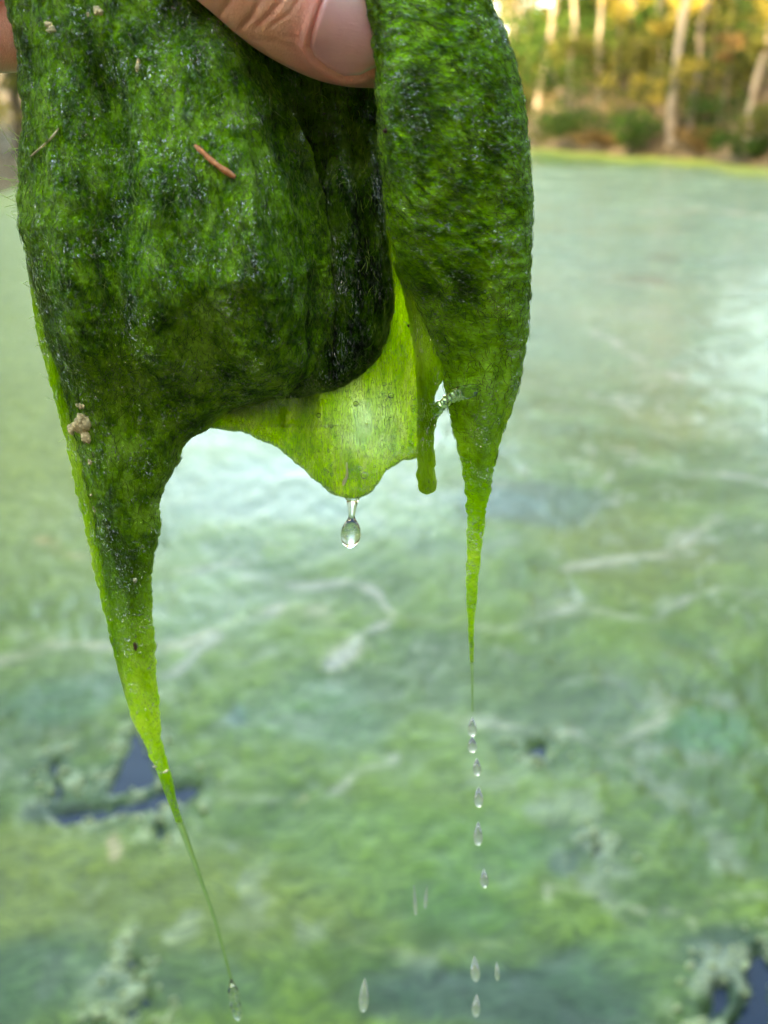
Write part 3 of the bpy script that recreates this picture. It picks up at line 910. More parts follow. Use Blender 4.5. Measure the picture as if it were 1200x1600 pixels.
def felt(x, y, z, px, py):
    a = 0.9 * fbm(x / 17, y / 17, z / 20, 2, 61) + 1.0 * ridged(vnoise(x / 8.5 + 0.4 * vnoise(z / 20, 0.2, 0, 60), y / 14, z / 48, 59))
    b = 0.4 * ridged(vnoise(x / 6.0, y / 6, z / 8, 62))
    cx, cz = x + 0.6 * vnoise(x / 3, y / 3, z / 3, 66), z + 0.6 * vnoise(x / 3, y / 3, z / 3 + 9, 67)
    d = 0.22 * ridged(vnoise(cx / 1.7, y / 1.9, cz / 3.4, 63)) + 0.15 * ridged(vnoise(cx / 0.7, y / 0.8, cz / 1.3, 64))
    e = 0.09 * vnoise(x / 0.42, y / 0.42, z / 0.5, 65)
    low = sstep(520, 760, py)
    s = 0.22 * ridged(vnoise(x / 1.5, y / 1.5, z / 9, 68))
    return a * (1 - 0.5 * low) + b * (1 - 0.5 * low) + d * (1 - 0.55 * low) + e + s * low


def felt_slant(x, y, z, px, py):
    ca, sa = math.cos(R(-38)), math.sin(R(-38))
    u = x * ca + z * sa; v = -x * sa + z * ca
    low = sstep(430, 650, py)
    u2 = u + 0.7 * vnoise(x / 4, y / 4, z / 4, 71)
    v2 = v + 0.5 * vnoise(x / 3, y / 3, z / 3, 72)
    a = 0.7 * fbm(x / 14, y / 14, z / 18, 2, 73) + 0.6 * ridged(vnoise(x / 8, y / 12, z / 45, 58))
    d = 0.34 * ridged(vnoise(u2 / 4.2, y / 2.0, v2 / 1.5, 74)) + 0.16 * ridged(vnoise(u2 / 1.8, y / 1.0, v2 / 0.7, 75))
    e = 0.06 * vnoise(x / 0.42, y / 0.42, z / 0.5, 76)
    s = 0.34 * ridged(vnoise(x / 1.5, y / 1.5, z / 11, 77)) + 0.12 * ridged(vnoise(x / 0.7, y / 0.7, z / 5, 78))
    return a * (1 - 0.4 * low) + d * (1 - low * 0.8) + e + s * low


LL_L = [(30, -160), (25, 0), (32, 60), (34, 130), (37, 200), (37, 280), (38, 340), (43, 410), (50, 470), (62, 540), (84, 620), (103, 690), (119, 770), (138, 850), (158, 940), (180, 1030), (204, 1115), (229, 1170), (244, 1203), (262, 1250), (285, 1310), (311, 1375), (334, 1440), (351, 1500), (361, 1538)]
LL_R = [(255, -160), (292, -30), (312, 5), (352, 50), (400, 95), (430, 130), (452, 165), (472, 220), (492, 300), (505, 400), (514, 480), (516, 540), (505, 572), (470, 598), (410, 620), (355, 640), (322, 660), (298, 682), (281, 705), (268, 738), (250, 775), (246, 830), (237, 890), (236, 930), (241, 990), (245, 1060), (249, 1130), (258, 1180), (268, 1215), (278, 1260), (297, 1315), (318, 1378), (340, 1443), (356, 1502), (365, 1538)]
_ins = curve_of([(-160, 0), (340, 0), (450, 16), (600, 22), (800, 20), (980, 10), (1090, 0), (1540, 0)])
LL_B = [(x + float(_ins(y)), y) for x, y in LL_L]
me, P_LL = lobe('lobe', LL_B, LL_R,
                wc=[(-160, 6), (0, 2), (250, 0), (560, 0), (640, 2), (760, 2), (1540, 3)],
                tf=[(-160, 3), (0, 6), (180, 11), (330, 17), (450, 20), (540, 17), (600, 11), (680, 7), (800, 6.5), (1540, 6)],
                tb=[(-160, 6), (0, 8), (300, 11), (560, 11), (660, 7), (800, 6), (1540, 6)],
                nrow=1150, nphi=330, y0=-160, y1=1285,
                folds=[([(300, 40), (335, 180), (390, 330), (430, 470)], -2.6, 70), ([(150, 80), (185, 250), (175, 420), (200, 640)], 4.2, 42), ([(255, 330), (300, 470), (310, 580)], 1.5, 30),
                       ([(455, 210), (470, 330), (480, 450), (470, 540)], 1.8, 22), ([(100, 100), (95, 300), (120, 500)], -1.2, 45),
                       ([(452, 165), (474, 220), (496, 300), (510, 400), (518, 480), (520, 545), (500, 590)], 7.5, 62), ([(330, 215), (385, 330), (425, 440), (440, 540)], -2.0, 32), ([(260, 480), (330, 560), (330, 640)], 2.6, 45), ([(420, 560), (360, 590), (300, 650)], -1.2, 25),
                       ([(265, 690), (240, 780), (232, 900)], -0.8, 14), ([(150, 640), (170, 800), (200, 980)], -0.9, 26)],
                thinT=4.5, thin_fn=lambda th, px, py: np.clip(th + 0.75 * np.exp(-np.clip(px - curve_of([(b, a) for a, b in LL_L])(py), 0, 999) / 20) * sstep(300, 460, py) + 0.06 + 0.5 * sstep(820, 1230, py), 0, 1))
_fl = curve_of([(b, a) for a, b in LL_L])
mg_y = np.linspace(330, 1100, 40)
me_m, _ = lobe('margin', [(float(_fl(y)), float(y)) for y in mg_y], [(float(_fl(y)) + 6 + 2.1 * float(_ins(y)), float(y)) for y in mg_y],
               wc=[(330, 1), (1100, 2)], tf=[(330, 0.6), (1100, 0.5)], tb=[(330, 0.5), (1100, 0.4)], nrow=500, nphi=60, y0=330, y1=1100,
               disp=lambda x, y, z, px, py: 0.5 * fbm(x / 3, y / 3, z / 4, 3, 84) + 0.25 * ridged(vnoise(x / 0.9, y, z / 3.5, 85)), thin_fn=lambda th, px, py: 0.85 + 0.15 * fbm(px / 12, py / 30, 0, 2, 86))
add_attr(me_m, 'film', np.zeros(len(me_m.vertices)))
in_clump(me_m, 'margin', M_TAIL, 'thin lime margin lit through along the left edge')
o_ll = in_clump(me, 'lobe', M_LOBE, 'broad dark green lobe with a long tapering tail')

MF_L = [(225, -100), (285, 0), (350, 70), (415, 140), (450, 200), (470, 300), (485, 400), (490, 480), (470, 540), (440, 575), (420, 600), (430, 622)]
MF_R = [(600, -100), (625, 60), (622, 150), (615, 220), (603, 290), (599, 370), (603, 430), (606, 480), (600, 520), (582, 555), (555, 584), (520, 605), (470, 622)]
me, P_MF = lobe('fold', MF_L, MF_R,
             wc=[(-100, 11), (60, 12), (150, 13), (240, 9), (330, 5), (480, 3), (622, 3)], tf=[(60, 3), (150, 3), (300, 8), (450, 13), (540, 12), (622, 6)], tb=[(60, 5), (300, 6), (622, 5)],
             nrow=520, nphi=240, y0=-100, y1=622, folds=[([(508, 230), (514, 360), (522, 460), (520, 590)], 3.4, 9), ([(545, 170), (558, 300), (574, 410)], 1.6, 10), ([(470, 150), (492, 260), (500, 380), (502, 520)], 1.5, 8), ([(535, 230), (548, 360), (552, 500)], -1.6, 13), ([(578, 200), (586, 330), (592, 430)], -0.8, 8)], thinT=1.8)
in_clump(me, 'fold', M_FOLD, 'shade-darkened folded pouch under the thumb')

RL_L = [(545, -160), (558, -60), (572, 0), (587, 60), (591, 130), (592, 200), (598, 280), (612, 360), (628, 420), (652, 470), (676, 520), (694, 570), (702, 625), (710, 670), (721, 725), (728, 780), (729, 850), (728, 920), (731, 980), (735, 1040), (737, 1106)]
RL_R = [(735, -160), (745, -60), (757, 0), (784, 60), (802, 120), (814, 180), (820, 240), (822, 300), (823, 380), (821, 460), (818, 520), (812, 570), (801, 620), (787, 670), (773, 720), (766, 762), (757, 810), (750, 880), (744, 940), (740, 1000), (740, 1050), (739.5, 1106)]
me, P_RL = lobe('lobe', RL_L, RL_R,
                wc=[(-160, 0), (0, -4), (150, -5), (400, -1), (620, 3), (1110, 4)], tf=[(-160, 5), (0, 9), (160, 12), (300, 14), (430, 12), (560, 8), (700, 5), (1110, 4)], tb=[(-160, 6), (200, 9), (560, 7), (1110, 4)],
                nrow=980, nphi=250, y0=-160, y1=1035,
                folds=[([(655, 420), (690, 500), (712, 620), (735, 700), (740, 800)], 2.4, 15), ([(625, 20), (640, 200), (660, 380)], -1.2, 35), ([(735, 430), (725, 520), (735, 600)], 1.4, 20), ([(765, 560), (755, 660), (748, 760)], -1.3, 12)],
                disp=felt_slant, thinT=7.5, thin_fn=lambda th, px, py: np.clip(th + 0.06 + 0.4 * sstep(640, 900, py) + 0.25 * np.exp(-np.clip(curve_of([(b, a) for a, b in RL_R])(py) - px, 0, 999) / 25) * sstep(300, 560, py), 0, 1))
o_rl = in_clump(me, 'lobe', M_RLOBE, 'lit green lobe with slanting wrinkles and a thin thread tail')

ST_L = [(615, 410), (628, 450), (638, 490), (644, 530), (649, 580), (653, 640), (652, 700), (651.5, 740), (652, 757), (653.4, 762), (655, 765.5), (659, 769.8), (663, 772), (666.5, 772.9)]
ST_R = [(660, 410), (690, 450), (705, 500), (708, 550), (696, 585), (686, 602), (678, 625), (690, 640), (684, 655), (679, 690), (680, 735), (682, 757), (680.6, 762), (679, 765.5), (675, 769.8), (671, 772), (667.5, 772.9)]
me, P_ST = lobe('strand', ST_L, ST_R,
                wc=[(410, 3), (550, 5), (650, 4), (775, 3)], tf=[(410, 1.5), (560, 1.2), (640, 1.5), (700, 1.7), (750, 2.0), (775, 1.2)], tb=[(410, 0.8), (560, 0.6), (640, 1.4), (775, 1.5)],
                nrow=300, nphi=120, y0=410, y1=773,
                folds=[([(634, 430), (648, 520), (658, 620)], -1.8, 8), ([(672, 460), (684, 540), (690, 580)], 0.5, 9)], thinT=5.0,
                disp=lambda x, y, z, px, py: 0.35 * ridged(vnoise(x / 1.6, y / 2, z / 9, 81)) + 0.2 * ridged(vnoise(x / 0.8, y, z / 3, 82)) + 0.12 * vnoise(x / 0.6, y / 0.6, z / 0.8, 83))
in_clump(me, 'strand', M_TAIL, 'short blunt lime strand hanging between membrane and right lobe')

def filaments(P, name, mat, n, slant, seed, rng_rows, lmin=0.0010, lmax=0.0032, rad=0.000055):
    g2 = np.random.default_rng(seed)
    nr, nc = P.shape[:2]
    N = grid_normals(P); cen = P.mean(1, keepdims=True)
    N = N * np.sign(np.sum((P - cen) * N, -1).mean())
    wrow = np.linalg.norm(P[:, 0] - P[:, nc // 2], axis=1) ** 1.25; ri = np.arange(nr) / nr
    wrow = wrow * ((ri > rng_rows[0]) & (ri < rng_rows[1])) * (1 - sstep(rng_rows[1] - 0.25, rng_rows[1], ri) * 0.9)
    i = g2.choice(nr, n, p=wrow / wrow.sum()); j = g2.integers(2, nc // 2 - 2, n)
    p = P[i, j]; nn = N[i, j]
    dn = P[np.minimum(i + 4, nr - 1), j] - P[np.maximum(i - 4, 0), j]; dn /= np.linalg.norm(dn, axis=1, keepdims=True) + 1e-9
    sd_ = np.cross(nn, dn)
    a = g2.normal(slant, 0.55, n)[:, None]
    d = dn * np.cos(a) + sd_ * np.sin(a); e = np.cross(nn, d)
    L = g2.uniform(lmin, lmax, n)[:, None]; cu = g2.normal(0, 0.45, n)[:, None]
    t = np.linspace(0, 1, 6)
    path = np.stack([p + d * (k - 0.5) * L + e * cu * L * (k - 0.5) ** 2 * 1.6 + nn * (0.00003 + 0.00016 * math.sin(k * math.pi)) for k in t], 1)
    ph3 = np.array([0, 2.094, 4.189])
    V = path[:, :, None] + rad * (np.cos(ph3)[None, None, :, None] * nn[:, None, None] + np.sin(ph3)[None, None, :, None] * e[:, None, None]) * (0.35 + 0.65 * np.sin(t * math.pi))[None, :, None, None]
    f1 = grid_faces(6, 3, True)
    Fc = (np.arange(n)[:, None, None] * 18 + f1[None]).reshape(-1, 4)
    me_ = new_mesh(name, V.reshape(-1, 3), Fc)
    add_attr(me_, 'hue', np.repeat(np.clip(g2.beta(2.2, 2.2, n), 0, 1), 18))
    return in_clump(me_, name, mat, None, None, 'stuff')


filaments(P_LL, 'filaments', M_FILA, 8500, 0.0, 41, (0.04, 0.86))
filaments(P_RL, 'filaments', M_FILA, 3200, 0.9, 42, (0.05, 0.55))
filaments(P_RL, 'filaments', M_FILA, 700, 0.0, 43, (0.5, 0.85))
filaments(P_MF, 'filaments', M_FILA, 900, 0.0, 44, (0.12, 0.97))

# watery bridge between the strand and the right lobe
bt = np.linspace(0, 1, 70)
bp = curve_of([(0, 664), (0.2, 674), (0.45, 694), (0.7, 714), (1, 752)])(bt); bq = curve_of([(0, 668), (0.2, 648), (0.45, 630), (0.7, 617), (1, 607)])(bt)
brd = curve_of([(0, 4), (0.15, 13), (0.45, 9), (0.7, 13), (0.88, 11), (1, 2)])(bt) / 8600
bw = curve_of([(0, 4.0), (0.2, 3.0), (0.45, 1.5), (0.7, -2.0), (0.85, -4.2), (1, -3.5)])(bt)
C = hang(bp, bq, bw); T = np.gradient(C, axis=0); T /= np.linalg.norm(T, axis=1, keepdims=True)
Bn = np.array([0, 1.0, 0]) - T * T[:, 1:2]; Bn /= np.linalg.norm(Bn, axis=1, keepdims=True); An = np.cross(T, Bn)
ph = np.linspace(0, 2 * np.pi, 29)[:-1]
v = C[:, None] + np.cos(ph)[None, :, None] * An[:, None] * brd[:, None, None] + np.sin(ph)[None, :, None] * Bn[:, None] * np.minimum(brd * 0.5, 0.0005)[:, None, None]
nz = 0.00022 * ridged(vnoise(v[..., 0] * 1300, v[..., 1] * 1300, v[..., 2] * 1300, 3)) + 0.0001 * vnoise(v[..., 0] * 3300, v[..., 1] * 3300, v[..., 2] * 3300, 4)
v = (v + nz[..., None] * (np.cos(ph)[None, :, None] * An[:, None] + np.sin(ph)[None, :, None] * Bn[:, None])).reshape(-1, 3); f = grid_faces(70, 28, True)
me = new_mesh('bridge', v, f); add_attr(me, 'thin', np.full(len(v), 0.9)); add_attr(me, 'film', np.full(len(v), 0.4))
in_clump(me, 'bridge', M_THREAD, 'wet see-through bridge of slime from strand to lobe')

for tag_, (tl, tr, ya, yb, ww) in {'left': (LL_L, LL_R, 1215, 1536, 3), 'right': (RL_L, RL_R, 985, 1112, 4)}.items():
    ys = np.linspace(ya, yb, 60); l_, r_ = curve_of([(b, a) for a, b in tl])(ys), curve_of([(b, a) for a, b in tr])(ys)
    C = hang((l_ + r_) / 2, ys, np.full(60, float(ww))); rad = (r_ - l_) / 2 * ((C - CAMP) @ FWD) / F_PX * 0.96
    v, f = tube_path(C, np.maximum(rad, 0.00022), 16)
    in_clump(new_mesh('water_thread', v, f), 'water_thread', M_THREAD, 'clear greenish thread of water running down from the %s tail' % ('long left' if ya > 1000 else 'thin right'))

# membrane
MB_L = [(430, 60), (425, 300), (420, 430), (380, 520), (330, 590), (316, 640), (319, 662), (352, 665.5), (378, 668), (403, 678), (440, 697), (470, 722), (500, 752), (524, 772), (545, 780)]
MB_R = [(640, 60), (645, 300), (650, 430), (656, 520), (662, 600), (662, 690), (660, 704), (650, 712), (640, 713.5), (626, 716), (612, 724), (600, 735), (585, 757), (571, 772), (552, 780.5)]
rim = [(300, 655), (319, 664), (352, 667), (378, 668), (403, 678), (440, 697), (470, 722), (500, 752), (524, 772), (548, 780), (571, 772), (585, 757), (600, 735), (612, 724), (626, 716), (640, 713), (660, 718)]


def memb_disp(x, y, z, px, py):
    d, _ = poly_dist(px, py, rim)
    return 0.85 * np.exp(-(d / 9) ** 2) + 0.35 * fbm(x / 5, 0.3, z / 9, 2, 91) + 0.14 * ridged(vnoise(x / 1.1, 0, z / 2.6, 92)) + 0.07 * vnoise(x / 0.5, y, z / 0.7, 93)


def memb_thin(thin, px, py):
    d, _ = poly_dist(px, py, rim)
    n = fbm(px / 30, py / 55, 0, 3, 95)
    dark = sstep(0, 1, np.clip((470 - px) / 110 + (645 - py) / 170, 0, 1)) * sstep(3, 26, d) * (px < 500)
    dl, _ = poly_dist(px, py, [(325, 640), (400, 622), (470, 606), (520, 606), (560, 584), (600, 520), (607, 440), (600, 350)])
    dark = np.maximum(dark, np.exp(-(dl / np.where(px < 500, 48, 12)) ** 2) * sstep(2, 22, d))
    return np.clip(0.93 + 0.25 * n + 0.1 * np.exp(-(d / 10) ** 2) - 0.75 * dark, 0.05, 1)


me, P_MB = lobe('membrane', MB_L, MB_R, wc=[(60, 21), (200, 16), (300, 10), (500, 8), (640, 6), (780, 3)], tf=[(300, 0.5), (780, 0.5)], tb=[(300, 0.4), (780, 0.4)],
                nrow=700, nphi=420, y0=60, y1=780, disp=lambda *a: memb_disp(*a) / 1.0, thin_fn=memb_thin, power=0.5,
                folds=[([(345, 610), (420, 650), (470, 660)], 0.8, 26), ([(560, 420), (600, 520), (610, 640)], -0.9, 22), ([(505, 620), (500, 680), (520, 740)], -1.0, 20), ([(560, 600), (575, 680), (560, 740)], 0.8, 22)])
ppx, ppy = project(P_MB.reshape(-1, 3))
film = 0.72 * (0.7 + 0.3 * sstep(-0.3, 0.25, fbm(ppx / 30, ppy / 50, 0, 3, 97))) * np.exp(-(((ppx - 578) / 62) ** 2 + ((ppy - 665) / 62) ** 2) ** 1.5)
add_attr(me, 'film', np.r_[film, 0, 0])
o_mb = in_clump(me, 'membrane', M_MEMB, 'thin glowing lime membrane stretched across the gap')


def bvh_of(*obs):
    V, Fc, off = [], [], 0
    for o in obs:
        m = o.data; n = len(m.vertices)
        co = np.empty(n * 3, np.float32); m.vertices.foreach_get('co', co); co = co.reshape(-1, 3)
        V += [tuple(c) for c in co.tolist()]
        ix = np.empty(len(m.loops), np.int32); m.loops.foreach_get('vertex_index', ix)
        Fc += (ix.reshape(-1, 4) + off).tolist(); off += n
    return BVHTree.FromPolygons(V, Fc)


BV = {'ll': bvh_of(o_ll), 'rl': bvh_of(o_rl), 'mb': bvh_of(o_mb)}


def hit(which, px, py):
    d = Vector(rays(px, py)).normalized()
    loc, nor, _, _ = BV[which].ray_cast(Vector(CAMP), d)
    if loc is None:
        loc = Vector(hang(px, py, 0)); nor = -d
    if nor.dot(d) > 0: nor = -nor
    return loc, nor


# air bubbles: the larger ones are parts, the rest one part of the membrane
def ball(p, r, seg=10, ring=7, squash=1.0):
    th = np.linspace(0.02, math.pi - 0.02, ring); a = np.linspace(0, 2 * math.pi, seg + 1)[:-1]
    v = np.stack([np.sin(th)[:, None] * np.cos(a), np.sin(th)[:, None] * np.sin(a), np.cos(th)[:, None] * np.ones(seg) * squash], -1).reshape(-1, 3)
    return v * r + np.array(p), grid_faces(ring, seg, True)


for px, py, r in ((569, 743, 6.5), (563, 732, 4.5), (585, 729, 2.6), (556, 631, 5), (573, 662, 3.2), (611, 618, 5.5), (600, 600, 4), (646, 622, 4), (646, 636, 3.5), (498, 649, 4.5), (518, 666, 3.5), (629, 699, 3), (636, 668, 2.8), (555, 600, 2.6)):
    loc, nor = hit('mb', px, py)
    rr_ = r / 8.6 / 1000
    v, f = ball(np.array(loc) - np.array(nor) * rr_ * 0.05, rr_, 16, 11)
    in_clump(new_mesh('air_bubble', v, f), 'air_bubble', M_BUBBLE, None, o_mb)
V, Fs, off = [], [], 0
for k in range(130):
    px = RNG.uniform(440, 655); py = RNG.uniform(440, 760)
    if poly_sd(np.array(px), np.array(py), [(600, 420), (632, 430), (655, 560), (655, 700), (600, 715), (560, 765), (520, 750), (440, 680), (520, 615), (600, 540)]) > 0: continue
    loc, nor = hit('mb', px, py); r = RNG.uniform(1.2, 3.0) / 8600
    v, f = ball(np.array(loc), r); V.append(v); Fs.append(f + off); off += len(v)
in_clump(new_mesh('small_bubbles', np.concatenate(V), np.concatenate(Fs)), 'small_bubbles', M_BUBBLE, None, o_mb, 'stuff')

# loose fibres fraying from the left edge and a few on the lobes
V, Fs, off = [], [], 0
def fibre(p, d, L, r, curl):
    t = np.linspace(0, 1, 6)[:, None]
    return tube_path(p + d * L * t + curl * L * t ** 2, np.linspace(r, r * 0.5, 6), 4)
for k in range(150):
    py = RNG.normal(300, 45) if k < 110 else RNG.uniform(200, 900)
    px = float(curve_of([(b, a) for a, b in LL_L])(py)) + 1.5
    p = hang(px, py, RNG.uniform(-1, 2)); L = RNG.uniform(0.0006, 0.0022) * (1 if k < 110 else 0.5)
    v, f = fibre(p, np.array([-1, RNG.normal(0, 0.4), RNG.normal(0.3, 0.7)]), L, 0.00006, RNG.normal(0, 0.9, 3))
    V.append(v); Fs.append(f + off); off += len(v)
for k in range(120):
    w = RNG.random() < 0.6
    px = RNG.uniform(70, 460) if w else RNG.uniform(620, 800); py = RNG.uniform(40, 640)
    loc, nor = hit('ll' if w else 'rl', px, py)
    nv_ = np.array(nor); tv = np.cross(nv_, RNG.normal(size=3)); tv /= np.linalg.norm(tv)
    v, f = fibre(np.array(loc), tv + 0.35 * nv_, RNG.uniform(0.001, 0.0028), 0.000022, RNG.normal(0, 0.5, 3) - 0.5 * nv_)
    V.append(v); Fs.append(f + off); off += len(v)
me = new_mesh('fibres', np.concatenate(V), np.concatenate(Fs)); add_attr(me, 'hue', RNG.random(off))
in_clump(me, 'fibres', M_FIBRE, None, None, 'stuff')

# ------------------------------------------------------------------ the hand
def cap_chain(pts, flat=None, ns=20, dens=10):
    """pts: (point, r_side, r_front). returns a closed swept tube with round ends"""
    P = np.array([p for p, *_ in pts]); A = np.array([q[1] for q in pts]); B = np.array([q[2] for q in pts])
    n = (len(pts) - 1) * dens + 1
    u = np.linspace(0, len(pts) - 1, n)
    ip = lambda arr: np.stack([curve_of(list(enumerate(arr[:, k])))(u) for k in range(arr.shape[1])], -1)
    C = ip(P); a = ip(A[:, None])[:, 0]; b = ip(B[:, None])[:, 0]
    # round caps
    def cap(c, t, ra, rb, sign):
        e = np.linspace(0, math.pi / 2, 7)[1:]
        return [(c + sign * t * math.sin(x) * min(ra, rb) * 1.0, ra * math.cos(x) + 1e-5, rb * math.cos(x) + 1e-5) for x in e]
    T = np.gradient(C, axis=0); T /= np.linalg.norm(T, axis=1, keepdims=True)
    rows = [(C[i], a[i], b[i], T[i]) for i in range(n)]
    st = [(c, x, y, T[0]) for c, x, y in cap(C[0], T[0], a[0], b[0], -1)][::-1]
    en = [(c, x, y, T[-1]) for c, x, y in cap(C[-1], T[-1], a[-1], b[-1], 1)]
    rows = st + rows + en
    ph = np.linspace(0, 2 * math.pi, ns + 1)[:-1]
    V = []
    for c, x, y, t in rows:
        d = np.array([0, -1.0, 0.15]) if flat is None else flat
        d = d - t * (d @ t); d /= np.linalg.norm(d); l = np.cross(t, d)
        V.append(c + np.cos(ph)[:, None] * l * x + np.sin(ph)[:, None] * d * y)
    nr = len(rows)
    V = np.concatenate(V)
    f = [tuple(q) for q in grid_faces(nr, ns, True)] + [tuple(range(ns))[::-1], tuple((nr - 1) * ns + k for k in range(ns))]
    return V, f


H = lambda px, py, w: hang(px, py, w)
mmm = 0.001
chains = []
# thumb: from wrist root to tip
thumb_flat = np.array([0.12, -0.93, 0.36])
chains.append(cap_chain([(H(-330, -400, 24), 16 * mmm, 15 * mmm), (H(-80, -340, 14), 13.5 * mmm, 13 * mmm), (H(130, -250, 4), 11.5 * mmm, 11 * mmm), (H(270, -158, -2), 10.8 * mmm, 10.2 * mmm), (H(368, -80, -4), 10.6 * mmm, 9.8 * mmm), (H(456, -4, -4), 10.5 * mmm, 9.2 * mmm), (H(532, 38, -1.5), 10.2 * mmm, 8.2 * mmm), (H(588, 55, 3.5), 9.2 * mmm, 7.0 * mmm), (H(625, 62, 7), 7.6 * mmm, 6.0 * mmm)], thumb_flat, 32, 14))
# four fingers behind the clump, the lowest one shows at the left edge
for k, (py, L, r) in enumerate(((-430, 1.0, 8.2), (-280, 1.08, 8.4), (-118, 1.0, 8.0), (52, 0.86, 7.0))):
    kx = -420 + (0, -20, -10, 20)[k]
    chains.append(cap_chain([(H(kx - 60, py - 20, 30), (r + 2.2) * mmm, (r + 1.5) * mmm), (H(kx + 120, py, 34), (r + 0.8) * mmm, (r + 0.8) * mmm), (H(kx + 330 * L, py + 4, 30), r * mmm, r * mmm),
                             (H(kx + 400 * L, py + 4, 29), (r + 0.3) * mmm, (r + 0.3) * mmm), (H(kx + 620 * L, py + 2, 25), (r - 0.6) * mmm, (r - 0.8) * mmm), (H(kx + 800 * L, py, 20), (r - 1.6) * mmm, (r - 2.0) * mmm)], None, 18, 8))
# palm: a broad tapered slab between knuckles and wrist
palm_n = np.array([0.25, -0.95, 0.1])
for k, (py, wy) in enumerate(((-430, -330), (-280, -270), (-118, -200), (40, -130))):
    chains.append(cap_chain([(H(-400, py, 31), 11 * mmm, 10.5 * mmm), (H(-680, (py * 2 + wy) / 3, 24), 12.5 * mmm, 12 * mmm), (H(-960, wy, 8), 13 * mmm, 13 * mmm)], palm_n, 18, 8))
chains.append(cap_chain([(H(-350, -195, 32), 26 * mmm, 8.5 * mmm), (H(-520, -205, 29), 31 * mmm, 11 * mmm), (H(-760, -225, 20), 33 * mmm, 13.5 * mmm), (H(-980, -225, 8), 26 * mmm, 16 * mmm)], palm_n, 40, 12))
chains.append(cap_chain([(H(-40, -320, 14), 11 * mmm, 9 * mmm), (H(-300, -330, 24), 18 * mmm, 10 * mmm), (H(-620, -300, 24), 22 * mmm, 13 * mmm)], palm_n, 24, 10))
wr = (H(-960, -240, 8) + H(-960, -200, 8)) / 2
elb = np.array([-0.40, -0.02, 1.12])
chains.append(cap_chain([(wr + (wr - elb) * -0.0, 27 * mmm, 19 * mmm), (wr + (elb - wr) * 0.25, 28 * mmm, 21 * mmm), (wr + (elb - wr) * 0.65, 38 * mmm, 33 * mmm), (elb, 40 * mmm, 36 * mmm)], palm_n, 28, 10))
V, Fc, off = [], [], 0
for v, f in chains:
    V.append(v); Fc += [tuple(i + off for i in q) for q in f]; off += len(v)
tmp = bpy.data.meshes.new('hand_raw'); tmp.from_pydata(np.concatenate(V).tolist(), [], Fc); tmp.update()
import bmesh
bm = bmesh.new(); bm.from_mesh(tmp); bmesh.ops.recalc_face_normals(bm, faces=bm.faces); bm.to_mesh(tmp); bm.free()
ho = bpy.data.objects.new('hand_raw', tmp); COL.objects.link(ho)
md = ho.modifiers.new('r', 'REMESH'); md.mode = 'VOXEL'; md.voxel_size = 0.0009; md.adaptivity = 0
ms = ho.modifiers.new('s', 'SMOOTH'); ms.iterations = 7; ms.factor = 0.5
dg = bpy.context.evaluated_depsgraph_get()
hm = bpy.data.meshes.new_from_object(ho.evaluated_get(dg)); hm.name = 'hand'
bpy.data.objects.remove(ho)
bm = bmesh.new(); bm.from_mesh(hm)
def _seen(c):
    hx_, hy_ = project(np.array(c)); return c.y < Y0 + 0.006 and hx_ > 250 and hy_ > -120 and hx_ < 680
es = {e for fc in bm.faces if _seen(fc.calc_center_median()) for e in fc.edges}
bmesh.ops.subdivide_edges(bm, edges=list(es), cuts=3, use_grid_fill=True)
sv = [v for v in bm.verts if _seen(v.co)]
for _ in range(9): bmesh.ops.smooth_vert(bm, verts=sv, factor=0.5, use_axis_x=True, use_axis_y=True, use_axis_z=True)
bmesh.ops.triangulate(bm, faces=[fc for fc in bm.faces if len(fc.verts) > 4])
bm.to_mesh(hm); bm.free(); hm.update()
n = len(hm.vertices)
co = np.empty(n * 3, np.float32); hm.vertices.foreach_get('co', co); co = co.reshape(-1, 3).astype(float)
no = np.empty(n * 3, np.float32); hm.vertices.foreach_get('normal', no); no = no.reshape(-1, 3).astype(float)
# subdivide only where the thumb is seen: done by a denser patch through the displacement below
hx, hy = project(co)
view = co - CAMP; view /= np.linalg.norm(view, axis=1, keepdims=True)
facing = np.clip(-(no * view).sum(1) * 2.5, 0, 1) * (co[:, 1] < Y0 + 0.008) * (hx > 60) * (hy > -260)
NAIL = [(530, -60), (512, -18), (501, 12), (488, 52), (484, 72), (492, 88), (512, 105), (537, 117), (562, 115), (588, 102), (606, 82), (616, 40), (606, -20), (585, -60)]
nsd = poly_sd(hx, hy, NAIL)
dz = np.zeros(n)
dz += -0.55 * (1 - sstep(-9, 2, nsd)) + 0.62 * np.exp(-((nsd - 9) / 8) ** 2) - 0.35 * np.exp(-((nsd - 1) / 4) ** 2)
crease = np.zeros(n)
for pts, a, wd in (([(372, 48), (392, 28), (412, -8)], 0.32, 5), ([(398, 44), (425, 20), (455, -20)], 0.30, 5), ([(420, 42), (452, 22), (478, -15)], 0.22, 4), ([(340, 30), (362, 0), (378, -40)], 0.32, 6), ([(385, 62), (430, 66), (470, 82)], 0.14, 5),
                   ([(350, 42), (420, 78), (480, 100)], 0.10, 6), ([(310, 0), (335, -30), (350, -60)], 0.3, 7), ([(440, 55), (468, 60), (482, 80)], 0.14, 4)):
    d, run = poly_dist(hx, hy, pts)
    k = a * np.exp(-(d / wd) ** 2) * np.clip(np.minimum(run, 1 - run) * 5 + 0.3, 0, 1)
    dz -= k; crease += k
co2 = co + no * (dz * facing)[:, None] * mmm
hm.vertices.foreach_set('co', co2.astype(np.float32).ravel())
red = facing * (0.75 * np.exp(-((nsd - 14) / 22) ** 2) + 0.6 * sstep(430, 560, hx)) + 0.55 * (co[:, 1] > Y0 + 0.012) + 0.9 * crease * facing
add_attr(hm, 'red', np.clip(red, 0, 1))
